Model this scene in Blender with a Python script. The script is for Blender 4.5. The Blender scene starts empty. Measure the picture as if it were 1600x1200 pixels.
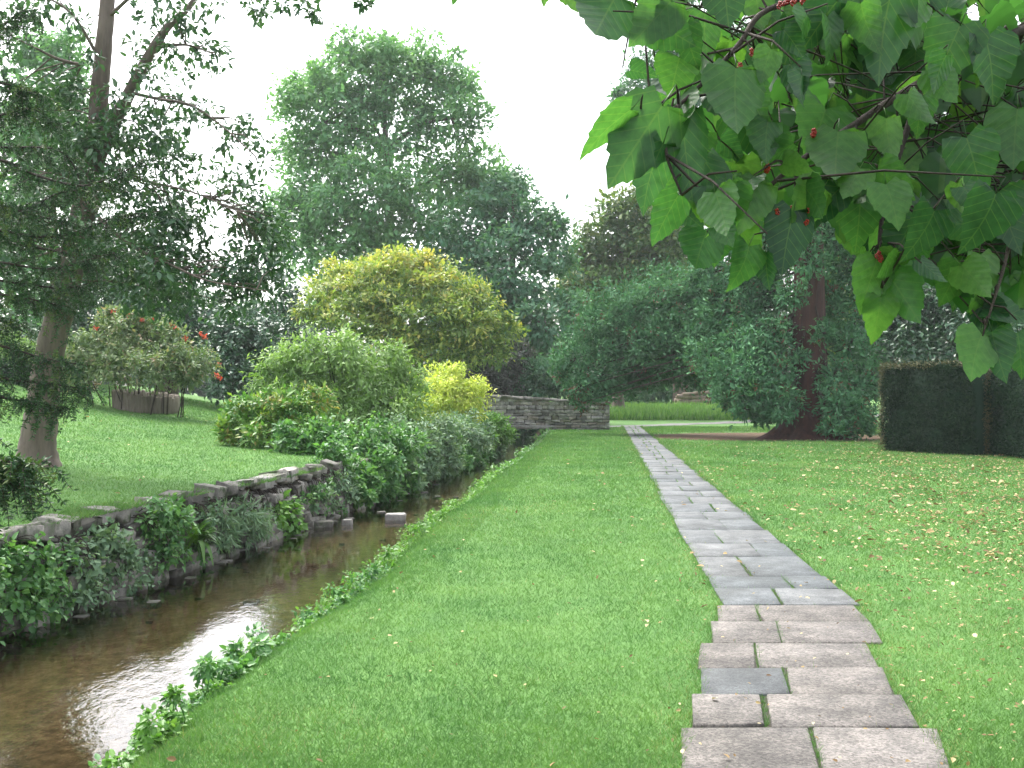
import bpy, math
import numpy as np
R = np.random.default_rng(11)
sc = bpy.context.scene
COL = sc.collection
# ------------------------------------------------------------------ camera
CAM_H, F, CX, HY = 1.6, 1600.0, 800.0, 617.0     # eye height, focal length in photo pixels, centre column, horizon row
cd = bpy.data.cameras.new('camera'); cam = bpy.data.objects.new('camera', cd); COL.objects.link(cam)
cam.location = (0, 0, CAM_H); cam.rotation_euler = (math.radians(90), 0, 0)
cd.sensor_width = 36; cd.lens = 36; cd.shift_y = 17 / 1600; cd.clip_start = 0.05; cd.clip_end = 3000
sc.camera = cam
# ------------------------------------------------------------------ sky, sun, exposure
SUN_EL, SUN_AZ = 58, -35            # azimuth from +Y (view direction), negative to the left
w = bpy.data.worlds.new('World'); sc.world = w; w.use_nodes = True
nt = w.node_tree; bg = nt.nodes['Background']
sky = nt.nodes.new('ShaderNodeTexSky'); sky.sky_type = 'NISHITA'; sky.sun_disc = False
sky.sun_elevation = math.radians(SUN_EL); sky.sun_rotation = math.radians(SUN_AZ)
sky.air_density = 1.0; sky.dust_density = 5.0; sky.ozone_density = 1.0
hs = nt.nodes.new('ShaderNodeHueSaturation'); hs.inputs['Saturation'].default_value = 0.30
nt.links.new(sky.outputs[0], hs.inputs['Color']); nt.links.new(hs.outputs[0], bg.inputs['Color'])
bg.inputs['Strength'].default_value = 0.15
sd = bpy.data.lights.new('sun', 'SUN'); sd.energy = 0.7; sd.angle = math.radians(22); sd.color = (1, .97, .91)
so = bpy.data.objects.new('sun', sd); COL.objects.link(so); so.location = (0, 0, 60)
so.rotation_euler = (math.radians(90 - SUN_EL), 0, math.radians(180 - SUN_AZ))
vs = sc.view_settings; vs.view_transform = 'Standard'; vs.look = 'None'; vs.gamma = 1; vs.use_curve_mapping = False
vs.exposure = 2.05
cy = sc.cycles
cy.max_bounces = 7; cy.diffuse_bounces = 4; cy.glossy_bounces = 3; cy.transmission_bounces = 5; cy.transparent_max_bounces = 10
cy.sample_clamp_indirect = 6

# ------------------------------------------------------------------ helpers
def px(x, y, d): return np.array([(x - CX) / F * d, d, CAM_H + (HY - y) / F * d])
def unit(v): return v / np.maximum(np.linalg.norm(v, axis=-1, keepdims=True), 1e-9)
def empty(name, loc, label=None, cat=None, group=None):
    o = bpy.data.objects.new(name, None); COL.objects.link(o); o.location = loc; o.empty_display_size = .2
    if label: o['label'] = label; o['category'] = cat
    if group: o['group'] = group
    return o
def mesh_from(name, V, Fc, rnd=None, smooth=False):
    V = np.asarray(V, np.float32); Fc = np.asarray(Fc, np.int32)
    me = bpy.data.meshes.new(name); k = Fc.shape[1]
    me.vertices.add(len(V)); me.vertices.foreach_set('co', V.ravel())
    me.loops.add(Fc.size); me.loops.foreach_set('vertex_index', Fc.ravel())
    me.polygons.add(len(Fc)); me.polygons.foreach_set('loop_start', np.arange(len(Fc), dtype=np.int32) * k)
    if smooth: me.polygons.foreach_set('use_smooth', np.ones(len(Fc), bool))
    if rnd is not None:
        a = me.attributes.new('rnd', 'FLOAT', 'POINT'); a.data.foreach_set('value', np.asarray(rnd, np.float32))
    me.update(calc_edges=True); return me
def obj(name, me, mat, parent=None, loc=None):
    o = bpy.data.objects.new(name, me); COL.objects.link(o)
    if mat is not None and len(me.materials) == 0: me.materials.append(mat)
    if parent is not None: o.parent = parent
    if loc is not None: o.location = loc
    return o
def tag(o, label=None, cat=None, group=None, kind=None):
    for k, v in (('label', label), ('category', cat), ('group', group), ('kind', kind)):
        if v: o[k] = v
    return o
def rel(o_parent, V): return np.asarray(V) - np.array(o_parent.location)
def tube(pts, rad, sides=8, wob=0.0):
    pts = np.asarray(pts, float); n = len(pts); rad = np.broadcast_to(np.asarray(rad, float), (n,))
    t = unit(np.gradient(pts, axis=0)); up = np.array([0, 0, 1.]) if abs(t[0, 2]) < .9 else np.array([0, 1., 0])
    a = unit(np.cross(t, up)); b = np.cross(t, a)
    th = np.linspace(0, 2 * np.pi, sides, endpoint=False)
    rr = rad[:, None] * (1 + wob * R.normal(size=(n, sides)))
    V = pts[:, None] + (a[:, None] * np.cos(th)[None, :, None] + b[:, None] * np.sin(th)[None, :, None]) * rr[..., None]
    V = V.reshape(-1, 3); i = np.arange(n - 1)[:, None] * sides; j = np.arange(sides)[None]; j2 = (j + 1) % sides
    q = np.stack([i + j, i + j2, i + sides + j2, i + sides + j], -1).reshape(-1, 4)
    T = np.concatenate([q[:, [0, 1, 2]], q[:, [0, 2, 3]]])
    c = len(V); V = np.vstack([V, pts[:1], pts[-1:]])
    e = np.arange(sides); e2 = (e + 1) % sides; o = (n - 1) * sides
    T = np.vstack([T, np.stack([e2, e, np.full(sides, c)], 1), np.stack([o + e, o + e2, np.full(sides, c + 1)], 1)])
    return V, T
class Acc:
    def __init__(s): s.V = []; s.F = []; s.n = 0; s.r = []
    def add(s, VF, r=0.5):
        V, Fc = VF; s.V.append(V); s.F.append(np.asarray(Fc) + s.n); s.n += len(V); s.r.append(np.broadcast_to(r, (len(V),)))
    def get(s): return np.vstack(s.V), np.vstack(s.F), np.concatenate(s.r)
    def build(s, name, mat, parent=None, smooth=True):
        V, Fc, r = s.get()
        if parent is not None: V = rel(parent, V)
        return obj(name, mesh_from(name, V, Fc, r, smooth), mat, parent)
def bez(pts, n=12):
    pts = np.asarray(pts, float)          # Catmull-Rom through the points
    P = np.vstack([2 * pts[0] - pts[1], pts, 2 * pts[-1] - pts[-2]]); out = []
    for i in range(1, len(P) - 2):
        for t in np.linspace(0, 1, n, endpoint=False):
            p0, p1, p2, p3 = P[i - 1:i + 3]
            out.append(.5 * (2 * p1 + (p2 - p0) * t + (2 * p0 - 5 * p1 + 4 * p2 - p3) * t * t + (3 * p1 - p0 - 3 * p2 + p3) * t ** 3))
    out.append(pts[-1]); return np.array(out)
TPL = {
 'rhomb': (np.array([[0, 0, 0], [.45, .5, .12], [1, 0, -.12], [.45, -.5, .12]]), np.array([[0, 1, 2], [0, 2, 3]])),
 'hex': (np.array([[0, 0, 0], [.28, .46, .10], [.68, .36, .05], [1, 0, -.2], [.68, -.36, .05], [.28, -.46, .10]]),
         np.array([[0, 1, 2], [0, 2, 3], [0, 3, 4], [0, 4, 5]])),
 'blade': (np.array([[0, -.5, 0], [0, .5, 0], [.55, -.4, .12], [.55, .4, .12], [1, 0, -.12]]), np.array([[0, 1, 3], [0, 3, 2], [2, 3, 4]])),
 'tri': (np.array([[0, -.5, 0], [0, .5, 0], [1, 0, 0]]), np.array([[0, 1, 2]])),
}
def leaf_geo(P, A, N, L, W, shape):
    T, Fc = TPL[shape]; n = len(P)
    A = unit(A); N = unit(N - A * (N * A).sum(1, keepdims=True)); B = np.cross(N, A)
    L = np.broadcast_to(L, (n,))[:, None, None]; W = np.broadcast_to(W, (n,))[:, None, None]
    V = P[:, None] + A[:, None] * T[None, :, :1] * L + B[:, None] * T[None, :, 1:2] * W + N[:, None] * T[None, :, 2:3] * W
    k = len(T); FF = (Fc[None] + (np.arange(n) * k)[:, None, None]).reshape(-1, 3)
    return V.reshape(-1, 3), FF, k
def sph(n):
    v = R.normal(size=(n, 3)); return unit(v)

# ------------------------------------------------------------------ materials
def mat_new(name):
    m = bpy.data.materials.new(name); m.use_nodes = True
    return m, m.node_tree, m.node_tree.nodes['Principled BSDF']
def ramp(nt, cols, fac=None, pos=None):
    r = nt.nodes.new('ShaderNodeValToRGB'); e = r.color_ramp.elements; n = len(cols)
    pos = pos or [i / max(1, n - 1) for i in range(n)]
    while len(e) < n: e.new(.5)
    for i in range(n): e[i].position = pos[i]; e[i].color = (*cols[i], 1)
    if fac is not None: nt.links.new(fac, r.inputs[0])
    return r
def noise(nt, scale, detail=4, rough=.55, coord='Object', vec=None, stretch=None):
    n = nt.nodes.new('ShaderNodeTexNoise'); n.inputs['Scale'].default_value = scale
    n.inputs['Detail'].default_value = detail; n.inputs['Roughness'].default_value = rough
    if coord == 'World':
        g = nt.nodes.new('ShaderNodeNewGeometry'); src = g.outputs['Position']
    else:
        g = nt.nodes.new('ShaderNodeTexCoord'); src = g.outputs[coord]
    if stretch:
        mp = nt.nodes.new('ShaderNodeMapping'); mp.inputs['Scale'].default_value = stretch
        nt.links.new(src, mp.inputs[0]); src = mp.outputs[0]
    nt.links.new(src, n.inputs['Vector']); return n
def mix(nt, a, b, f, blend='MIX'):
    m = nt.nodes.new('ShaderNodeMix'); m.data_type = 'RGBA'; m.blend_type = blend
    for s, v in ((m.inputs[0], f), (m.inputs[6], a), (m.inputs[7], b)):
        if hasattr(v, 'links') or hasattr(v, 'is_linked'): nt.links.new(v, s)
        elif isinstance(v, tuple): s.default_value = (*v, 1)
        else: s.default_value = v
    return m.outputs[2]
def leafmat(name, cols, rough=.45, trans=.35, spec=.4, tint=(1.15, 1.25, .55), obj_rand=False):
    m, nt, p = mat_new(name)
    if obj_rand:
        a = nt.nodes.new('ShaderNodeObjectInfo'); f = a.outputs['Random']
    else:
        a = nt.nodes.new('ShaderNodeAttribute'); a.attribute_name = 'rnd'; f = a.outputs['Fac']
    c = ramp(nt, cols, f).outputs[0]
    nt.links.new(c, p.inputs['Base Color']); p.inputs['Roughness'].default_value = rough
    p.inputs['Specular IOR Level'].default_value = spec
    t = nt.nodes.new('ShaderNodeBsdfTranslucent'); nt.links.new(mix(nt, c, tint, 1.0, 'MULTIPLY'), t.inputs['Color'])
    ms = nt.nodes.new('ShaderNodeMixShader'); ms.inputs[0].default_value = trans
    nt.links.new(p.outputs[0], ms.inputs[1]); nt.links.new(t.outputs[0], ms.inputs[2])
    nt.links.new(ms.outputs[0], nt.nodes['Material Output'].inputs['Surface']); return m
def barkmat(name, c1, c2, scale=6, stretch=(1, 1, .2), bump=.5):
    m, nt, p = mat_new(name); n = noise(nt, scale, 6, .65, 'World', stretch=stretch)
    nt.links.new(ramp(nt, [c1, c2], n.outputs['Fac'], [.3, .7]).outputs[0], p.inputs['Base Color'])
    p.inputs['Roughness'].default_value = .9
    b = nt.nodes.new('ShaderNodeBump'); b.inputs['Strength'].default_value = bump; b.inputs['Distance'].default_value = .05
    nt.links.new(n.outputs['Fac'], b.inputs['Height']); nt.links.new(b.outputs[0], p.inputs['Normal']); return m
def stonemat(name, cols, nscale=14, moss=None, bump=.6, fine=90):
    m, nt, p = mat_new(name)
    oi = nt.nodes.new('ShaderNodeObjectInfo')
    base = ramp(nt, cols, oi.outputs['Random']).outputs[0]
    n = noise(nt, nscale, 6, .65, 'World'); n2 = noise(nt, fine, 3, .7, 'World')
    c = mix(nt, base, ramp(nt, [(.55, .55, .55), (1.25, 1.22, 1.18)], n.outputs['Fac'], [.3, .7]).outputs[0], 1.0, 'MULTIPLY')
    c = mix(nt, c, ramp(nt, [(.72, .72, .72), (1.25, 1.25, 1.25)], n2.outputs['Fac'], [.3, .7]).outputs[0], .8, 'MULTIPLY')
    if moss:
        n3 = noise(nt, 5, 5, .6, 'World'); c = mix(nt, c, moss, ramp(nt, [(0, 0, 0), (1, 1, 1)], n3.outputs['Fac'], [.52, .66]).outputs[0])
    nt.links.new(c, p.inputs['Base Color']); p.inputs['Roughness'].default_value = .88
    b = nt.nodes.new('ShaderNodeBump'); b.inputs['Strength'].default_value = bump; b.inputs['Distance'].default_value = .015
    nt.links.new(n2.outputs['Fac'], b.inputs['Height']); nt.links.new(b.outputs[0], p.inputs['Normal']); return m

M = {}
M['bark'] = barkmat('bark_grey_brown', (.07, .052, .042), (.19, .15, .125))
M['twig'] = barkmat('twig_brown', (.018, .013, .010), (.05, .037, .027), 20)
M['redbark'] = barkmat('redwood_bark', (.02, .008, .006), (.085, .03, .02), 5, (1, 1, .12), .9)
M['ash'] = leafmat('ash_leaves', [(0.1035, 0.2457, 0.1191), (0.1596, 0.344, 0.1538), (0.2254, 0.4129, 0.1633)], .5, .35)
M['ashdark'] = leafmat('blue_green_leaves', [(0.0658, 0.1805, 0.1059), (0.102, 0.2407, 0.1332), (0.148, 0.3008, 0.1452)], .5, .32)
M['holly'] = leafmat('glossy_dark_leaves', [(0.0323, 0.0806, 0.048), (0.0538, 0.1344, 0.0702), (0.0896, 0.1792, 0.0924)], .28, .15, .6)
M['t1leaf'] = leafmat('broad_dark_leaves', [(0.0333, 0.0907, 0.047), (0.0605, 0.1437, 0.0659), (0.0983, 0.1891, 0.0784)], .3, .25, .6)
M['yew'] = leafmat('yew_needles', [(0.0167, 0.0562, 0.0248), (0.0325, 0.0918, 0.0292), (0.0651, 0.1404, 0.0338), (0.1116, 0.162, 0.0394)], .5, .15)
M['seq'] = leafmat('redwood_needles', [(0.0462, 0.1294, 0.0659), (0.0847, 0.2156, 0.1054), (0.1309, 0.2846, 0.1317)], .75, .18, .15)
M['seqbrown'] = leafmat('redwood_dead_sprays', [(.10, .045, .025), (.16, .07, .04)], .7, .1)
M['maple'] = leafmat('maple_leaves', [(0.0948, 0.1771, 0.0595), (0.2024, 0.3036, 0.0859), (0.3795, 0.4428, 0.119), (0.5313, 0.4554, 0.1455)], .5, .35)
M['lime'] = leafmat('pale_green_leaves', [(0.1245, 0.2318, 0.0675), (0.2024, 0.3333, 0.1013), (0.2957, 0.4347, 0.1519)], .5, .35)
M['gold'] = leafmat('golden_leaves', [(0.3643, 0.473, 0.099), (0.5768, 0.6358, 0.1485), (0.759, 0.7687, 0.231)], .5, .35)
M['yellowing'] = leafmat('yellowing_leaves', [(.065, .15, .05), (.11, .2, .06), (.22, .25, .07)], .5, .3)
M['peony'] = leafmat('green_orange_leaves', [(0.0561, 0.167, 0.0363), (0.1234, 0.2732, 0.0508), (0.2244, 0.334, 0.0726), (0.3029, 0.2581, 0.0726)], .45, .3)
M['mid'] = leafmat('mid_green_leaves', [(0.0621, 0.1684, 0.0619), (0.1153, 0.2658, 0.0825), (0.1949, 0.3544, 0.1237)], .42, .32)
M['fresh'] = leafmat('fresh_green_leaves', [(0.0794, 0.1984, 0.0397), (0.1323, 0.2909, 0.0595), (0.2116, 0.3835, 0.0926)], .4, .38)
M['greygreen'] = leafmat('grey_green_leaves', [(0.105, 0.195, 0.1125), (0.165, 0.27, 0.15), (0.24, 0.345, 0.195)], .6, .25)
M['rose'] = leafmat('rose_leaves', [(0.0938, 0.1625, 0.075), (0.1562, 0.2375, 0.1063), (0.2375, 0.2937, 0.1438), (0.3375, 0.25, 0.175)], .5, .3)
M['greypurple'] = leafmat('grey_purple_leaves', [(.05, .06, .055), (.08, .095, .08), (.11, .11, .1)], .6, .25)
M['hedge'] = leafmat('hedge_leaves', [(.010, .026, .016), (.017, .042, .024), (.03, .06, .028)], .8, .1, .1)
M['hedgebrown'] = leafmat('hedge_clipped_tips', [(.06, .075, .03), (.13, .11, .045)], .6, .12)
M['flower'] = leafmat('red_flowers', [(.55, .05, .03), (.7, .12, .06), (.75, .2, .13)], .5, .3, .3, (1, 1, 1))
M['far'] = leafmat('far_wood_leaves', [(0.039, 0.0975, 0.0585), (0.065, 0.143, 0.078), (0.104, 0.182, 0.091)], .6, .25)
M['tallgrass'] = leafmat('tall_grass', [(0.08, 0.192, 0.045), (0.13, 0.276, 0.065), (0.2, 0.336, 0.09)], .55, .35)
M['mulberry'] = leafmat('mulberry_leaf', [(.014, .05, .026), (.026, .085, .03), (.042, .12, .034), (.07, .165, .04)], .36, .52, .5, (1.85, 1.95, .8), True)
def add_veins(m):
    nt = m.node_tree; tc = nt.nodes.new('ShaderNodeTexCoord'); sx = nt.nodes.new('ShaderNodeSeparateXYZ'); nt.links.new(tc.outputs['Object'], sx.inputs[0])
    def mth(op, a, b=None):
        n = nt.nodes.new('ShaderNodeMath'); n.operation = op
        for i, v in enumerate((a, b)):
            if v is None: continue
            if isinstance(v, (int, float)): n.inputs[i].default_value = v
            else: nt.links.new(v, n.inputs[i])
        return n.outputs[0]
    ay = mth('ABSOLUTE', sx.outputs[1]); side = mth('ABSOLUTE', mth('SUBTRACT', mth('FRACT', mth('MULTIPLY', mth('SUBTRACT', sx.outputs[0], mth('MULTIPLY', ay, .75)), 6.5)), .5))
    v1 = mth('LESS_THAN', side, .05); v2 = mth('LESS_THAN', ay, .012); v = mth('MAXIMUM', v1, v2)
    p = nt.nodes['Principled BSDF']; c = p.inputs['Base Color'].links[0].from_socket; n = noise(nt, 7, 4, .6)
    c2 = mix(nt, c, ramp(nt, [(.78, .8, .78), (1.15, 1.12, 1.1)], n.outputs['Fac'], [.35, .65]).outputs[0], 1., 'MULTIPLY')
    c2 = mix(nt, c2, (.13, .2, .06), mth('MULTIPLY', v, .2)); nt.links.new(c2, p.inputs['Base Color'])
    for nd in nt.nodes:
        if nd.type == 'MIX' and nd.blend_type == 'MULTIPLY' and nd.outputs[2].links and nd.outputs[2].links[0].to_node.type == 'BSDF_TRANSLUCENT': nt.links.new(c2, nd.inputs[6])
    b = nt.nodes.new('ShaderNodeBump'); b.inputs['Strength'].default_value = .22; b.inputs['Distance'].default_value = .004; b.invert = True
    nt.links.new(side, b.inputs['Height']); nt.links.new(b.outputs[0], p.inputs['Normal'])
add_veins(M['mulberry'])
M['litter'] = leafmat('fallen_leaf', [(.10, .058, .028), (.21, .14, .065), (.36, .28, .13), (.50, .44, .26)], .7, .15, .2, (1, 1, .8))

# lawn blades: clump tint per blade plus broad worn / lush patches of the turf itself
def grassmat():
    m, nt, p = mat_new('lawn_grass'); a = nt.nodes.new('ShaderNodeAttribute'); a.attribute_name = 'rnd'
    c = ramp(nt, [(.07, .162, .047), (.105, .22, .066), (.148, .27, .088), (.27, .27, .15)], a.outputs['Fac'], [0, .5, .9, 1]).outputs[0]
    n = noise(nt, .55, 5, .6, 'World')
    c = mix(nt, c, ramp(nt, [(.66, .8, .74), (1.2, 1.1, 1.0)], n.outputs['Fac'], [.35, .65]).outputs[0], 1., 'MULTIPLY')
    n = noise(nt, 3.2, 4, .6, 'World'); c = mix(nt, c, ramp(nt, [(.82, .88, .9), (1.14, 1.1, 1.05)], n.outputs['Fac'], [.36, .64]).outputs[0], 1., 'MULTIPLY')
    nt.links.new(c, p.inputs['Base Color']); p.inputs['Roughness'].default_value = .5; p.inputs['Specular IOR Level'].default_value = .3
    t = nt.nodes.new('ShaderNodeBsdfTranslucent'); nt.links.new(mix(nt, c, (1.1, 1.2, .6), 1., 'MULTIPLY'), t.inputs['Color'])
    ms = nt.nodes.new('ShaderNodeMixShader'); ms.inputs[0].default_value = .35
    nt.links.new(p.outputs[0], ms.inputs[1]); nt.links.new(t.outputs[0], ms.inputs[2])
    nt.links.new(ms.outputs[0], nt.nodes['Material Output'].inputs['Surface']); return m
M['grass'] = grassmat()
def groundmat():
    m, nt, p = mat_new('ground_turf')
    n = noise(nt, 1.1, 6, .65, 'World'); n2 = noise(nt, 38, 4, .7, 'World'); n3 = noise(nt, 9, 5, .7, 'World')
    g = ramp(nt, [(.062, .14, .04), (.095, .198, .057), (.132, .232, .075)], n2.outputs['Fac'], [.3, .5, .72]).outputs[0]
    g = mix(nt, g, ramp(nt, [(.85, .9, .85), (1.12, 1.08, 1)], n.outputs['Fac'], [.35, .65]).outputs[0], 1., 'MULTIPLY')
    bed = ramp(nt, [(.052, .043, .029), (.12, .095, .064), (.23, .2, .145)], n3.outputs['Fac'], [.3, .5, .75]).outputs[0]
    bed = mix(nt, bed, ramp(nt, [(.6, .6, .6), (1.3, 1.25, 1.2)], n2.outputs['Fac'], [.3, .7]).outputs[0], .8, 'MULTIPLY')
    needles = ramp(nt, [(.06, .042, .026), (.15, .10, .062)], n2.outputs['Fac'], [.3, .7]).outputs[0]
    for an, cc in (('needles', needles), ('bed', bed)):
        a = nt.nodes.new('ShaderNodeAttribute'); a.attribute_name = an
        ad = nt.nodes.new('ShaderNodeMath'); ad.operation = 'MULTIPLY_ADD'
        nt.links.new(n3.outputs['Fac'], ad.inputs[0]); ad.inputs[1].default_value = .5; nt.links.new(a.outputs['Fac'], ad.inputs[2])
        g = mix(nt, g, cc, ramp(nt, [(0, 0, 0), (1, 1, 1)], ad.outputs[0], [.68, .84]).outputs[0])
    nt.links.new(g, p.inputs['Base Color']); p.inputs['Roughness'].default_value = .95; p.inputs['Specular IOR Level'].default_value = .2
    b = nt.nodes.new('ShaderNodeBump'); b.inputs['Strength'].default_value = .6; b.inputs['Distance'].default_value = .03
    nt.links.new(n2.outputs['Fac'], b.inputs['Height']); nt.links.new(b.outputs[0], p.inputs['Normal']); return m
M['ground'] = groundmat()
def watermat():
    m, nt, p = mat_new('stream_water'); nt.nodes.remove(p)
    n1 = noise(nt, 9, 3, .55, 'World', stretch=(1, .55, 1)); n2 = noise(nt, 34, 2, .5, 'World', stretch=(1, .6, 1)); n3 = noise(nt, .5, 2, .5, 'World')
    k = nt.nodes.new('ShaderNodeMath'); k.operation = 'MULTIPLY_ADD'
    nt.links.new(n2.outputs['Fac'], k.inputs[0]); k.inputs[1].default_value = .30; nt.links.new(n1.outputs['Fac'], k.inputs[2])
    b = nt.nodes.new('ShaderNodeBump'); b.inputs['Distance'].default_value = .03
    nt.links.new(ramp(nt, [(.03, .03, .03), (.16, .16, .16)], n3.outputs['Fac'], [.35, .65]).outputs[0], b.inputs['Strength'])
    nt.links.new(k.outputs[0], b.inputs['Height'])
    gl = nt.nodes.new('ShaderNodeBsdfGlossy'); gl.inputs['Roughness'].default_value = .03; gl.inputs['Color'].default_value = (1, 1, 1, 1)
    tr = nt.nodes.new('ShaderNodeBsdfTransparent'); tr.inputs['Color'].default_value = (.72, .67, .55, 1)
    fr = nt.nodes.new('ShaderNodeFresnel'); fr.inputs['IOR'].default_value = 1.45
    nt.links.new(b.outputs[0], gl.inputs['Normal']); nt.links.new(b.outputs[0], fr.inputs['Normal'])
    ms = nt.nodes.new('ShaderNodeMixShader'); nt.links.new(fr.outputs[0], ms.inputs[0])
    nt.links.new(tr.outputs[0], ms.inputs[1]); nt.links.new(gl.outputs[0], ms.inputs[2])
    nt.links.new(ms.outputs[0], nt.nodes['Material Output'].inputs['Surface']); return m
M['water'] = watermat()
def graint(m, sc_, lo, hi):
    nt = m.node_tree; p = nt.nodes['Principled BSDF']; c = p.inputs['Base Color'].links[0].from_socket
    v = nt.nodes.new('ShaderNodeTexVoronoi'); v.inputs['Scale'].default_value = sc_; g = nt.nodes.new('ShaderNodeNewGeometry'); nt.links.new(g.outputs['Position'], v.inputs['Vector'])
    sx = nt.nodes.new('ShaderNodeSeparateColor'); nt.links.new(v.outputs['Color'], sx.inputs[0])
    c = mix(nt, c, ramp(nt, [lo, (1, 1, 1), hi], sx.outputs[0], [0, .5, 1]).outputs[0], 1., 'MULTIPLY')
    n = noise(nt, 1.6, 5, .65, 'World'); c = mix(nt, c, ramp(nt, [(.72, .72, .7), (1.12, 1.12, 1.12)], n.outputs['Fac'], [.36, .62]).outputs[0], 1., 'MULTIPLY')
    nt.links.new(c, p.inputs['Base Color']); return m
M['slabgrey'] = stonemat('grey_slab', [(.08, .093, .099), (.102, .114, .12), (.125, .133, .136)], 5, None, .35, 120)
M['slabpink'] = stonemat('pinkish_aggregate_slab', [(.135, .126, .117), (.155, .146, .137), (.175, .165, .155)], 5, None, .6, 170)
M['slabblue'] = stonemat('blue_grey_slab', [(.07, .08, .086), (.08, .088, .092)], 5, None, .35, 120)
graint(M['slabgrey'], 110, (.75, .75, .75), (1.3, 1.3, 1.3)); graint(M['slabblue'], 110, (.75, .75, .75), (1.3, 1.3, 1.3)); graint(M['slabpink'], 85, (.62, .61, .6), (1.45, 1.42, 1.4))
M['rubble'] = stonemat('rubble_stone', [(.095, .09, .08), (.155, .148, .134), (.22, .21, .19), (.30, .285, .262)], 9, (.04, .062, .022))
M['bridgestone'] = stonemat('bridge_stone', [(.15, .15, .148), (.25, .25, .243), (.38, .375, .365), (.3, .27, .24), (.47, .465, .455)], 7)
M['coping'] = stonemat('pale_coping_stone', [(.2, .195, .185), (.3, .29, .28)], 7)
M['mortar'] = stonemat('dark_mortar', [(.06, .055, .05), (.06, .055, .05)], 12)
M['tarmac'] = stonemat('grey_path_gravel', [(.17, .17, .165), (.17, .17, .165)], 2)
M['log'] = barkmat('weathered_log', (.12, .085, .06), (.30, .24, .19), 4)
M['palisade'] = barkmat('weathered_palisade', (.10, .085, .065), (.23, .195, .155), 9)
M['berry'] = leafmat('red_mulberry_fruit', [(.30, .02, .015), (.42, .04, .02)], .35, .1, .5, (1, 1, 1), True)

# ------------------------------------------------------------------ terrain
def XL(y): return np.interp(y, [-10, 30, 36, 42, 47, 60, 140], [-7.48, -1.48, -.8, -.5, -.35, -1.2, -9])
def XR(y): return np.interp(y, [-10, 0, 6, 9.4, 12.4, 16.5, 28.6, 36, 42, 47, 60, 140], [-2.95, -2.42, -2.07, -1.72, -1.5, -1.14, -.06, .6, 1.05, 1.35, .9, -7])
def sstep(a, b, x): t = np.clip((x - a) / (b - a), 0, 1); return t * t * (3 - 2 * t)
WATER = -.6
def HT(x, y):
    x = np.asarray(x, float); y = np.asarray(y, float); xl, xr = XL(y), XR(y)
    s = np.maximum(xl - x, 0); sc_ = np.minimum(s, 15)
    zl = .28 + .03 * sc_ + .0055 * sc_ ** 2 + .02 * (s - sc_) + .02 * np.sin(x * .9 + y * .5)
    zl = zl * (1 - .6 * sstep(40, 60, y)) + .25 * sstep(40, 60, y)
    und = .018 * np.sin(x * .7 + 1.3) * np.sin(y * .6) + .01 * np.sin(x * 1.9 + y * 1.3)
    pc = np.interp(y, [0, 4.9, 7.8, 52], [.2, 1.39, 2.15, 6.15]); und = und * sstep(.7, 1.8, abs(x - pc))
    bw = .8 + .12 * np.sin(y * .8)
    zr = -.68 * (1 - np.clip((x - xr + .05) / bw, 0, 1)) ** 1.8 + und * sstep(bw, bw + 1, x - xr)
    zr = zr + .045 * np.maximum(y - 61, 0) * (1 - .6 * sstep(80, 200, y)) * sstep(2, 6, x - xr)
    bed = -.74 - .05 * np.sin(x * 3 + y * 1.1) * np.sin(y * 1.7)
    return np.where(x < xl - .2, zl, np.where(x > xr - .05, zr, bed))
def ground_at(x, y):           # photo pixel -> point on the terrain
    d = np.concatenate([np.arange(4, 60, .05), np.arange(60, 150, .25)])
    X = (x - CX) / F * d; Z = CAM_H + (HY - y) / F * d; h = HT(X, d)
    i = np.argmax(Z <= h); return np.array([X[i], d[i], h[i]])
ys = np.concatenate([np.arange(-10, 4, .5), np.arange(4, 24, .2), np.arange(24, 60, .5), np.arange(60, 141, 4)])
offL = -np.concatenate([[600, 200, 100, 60], np.arange(40, 16, -3), np.arange(15, 2, -.6), [2, 1.5, 1, .6, .3, .21]])
mid = np.linspace(0, 1, 9)
offR = np.concatenate([np.linspace(0, 1.5, 11), np.arange(1.8, 5, .4), np.arange(5, 14, .6), np.arange(14, 40, 3), [50, 80, 150, 250, 600]])
rows = []
for y in ys:
    xl, xr = float(XL(y)), float(XR(y))
    rows.append(np.concatenate([xl + offL, xl - .19 + mid * (xr - .06 - xl + .19), xr + offR]))
GX = np.array(rows); GY = np.repeat(ys[:, None], GX.shape[1], 1)
# far rows to the horizon
for yy in (220, 400, 900, 1500): GX = np.vstack([GX, GX[-1] * 1.0]); GY = np.vstack([GY, np.full((1, GX.shape[1]), yy)])
GZ = HT(GX, np.minimum(GY, 140))
nr, nc = GX.shape; i = np.arange(nr - 1)[:, None] * nc + np.arange(nc - 1)[None]
q = np.stack([i, i + 1, i + nc + 1, i + nc], -1).reshape(-1, 4)
me = mesh_from('ground', np.stack([GX, GY, GZ], -1).reshape(-1, 3), q, smooth=True)
SEQ = np.array([10.9, 37.6])
bedm = ((GX > XL(GY) - .25) & (GX < XR(GY) + .25)).astype(float)
need = 1 - sstep(3, 8.5, np.hypot((GX - SEQ[0] + 1.0), (GY - SEQ[1] - 1.5) * 1.25))
need = np.maximum(need * .78, 0)
for nm, v in (('bed', bedm), ('needles', need)):
    a = me.attributes.new(nm, 'FLOAT', 'POINT'); a.data.foreach_set('value', v.ravel().astype(np.float32))
g = obj('ground', me, M['ground']); tag(g, 'grassy ground with a stream channel cut through it', None, None, 'structure')
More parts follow.
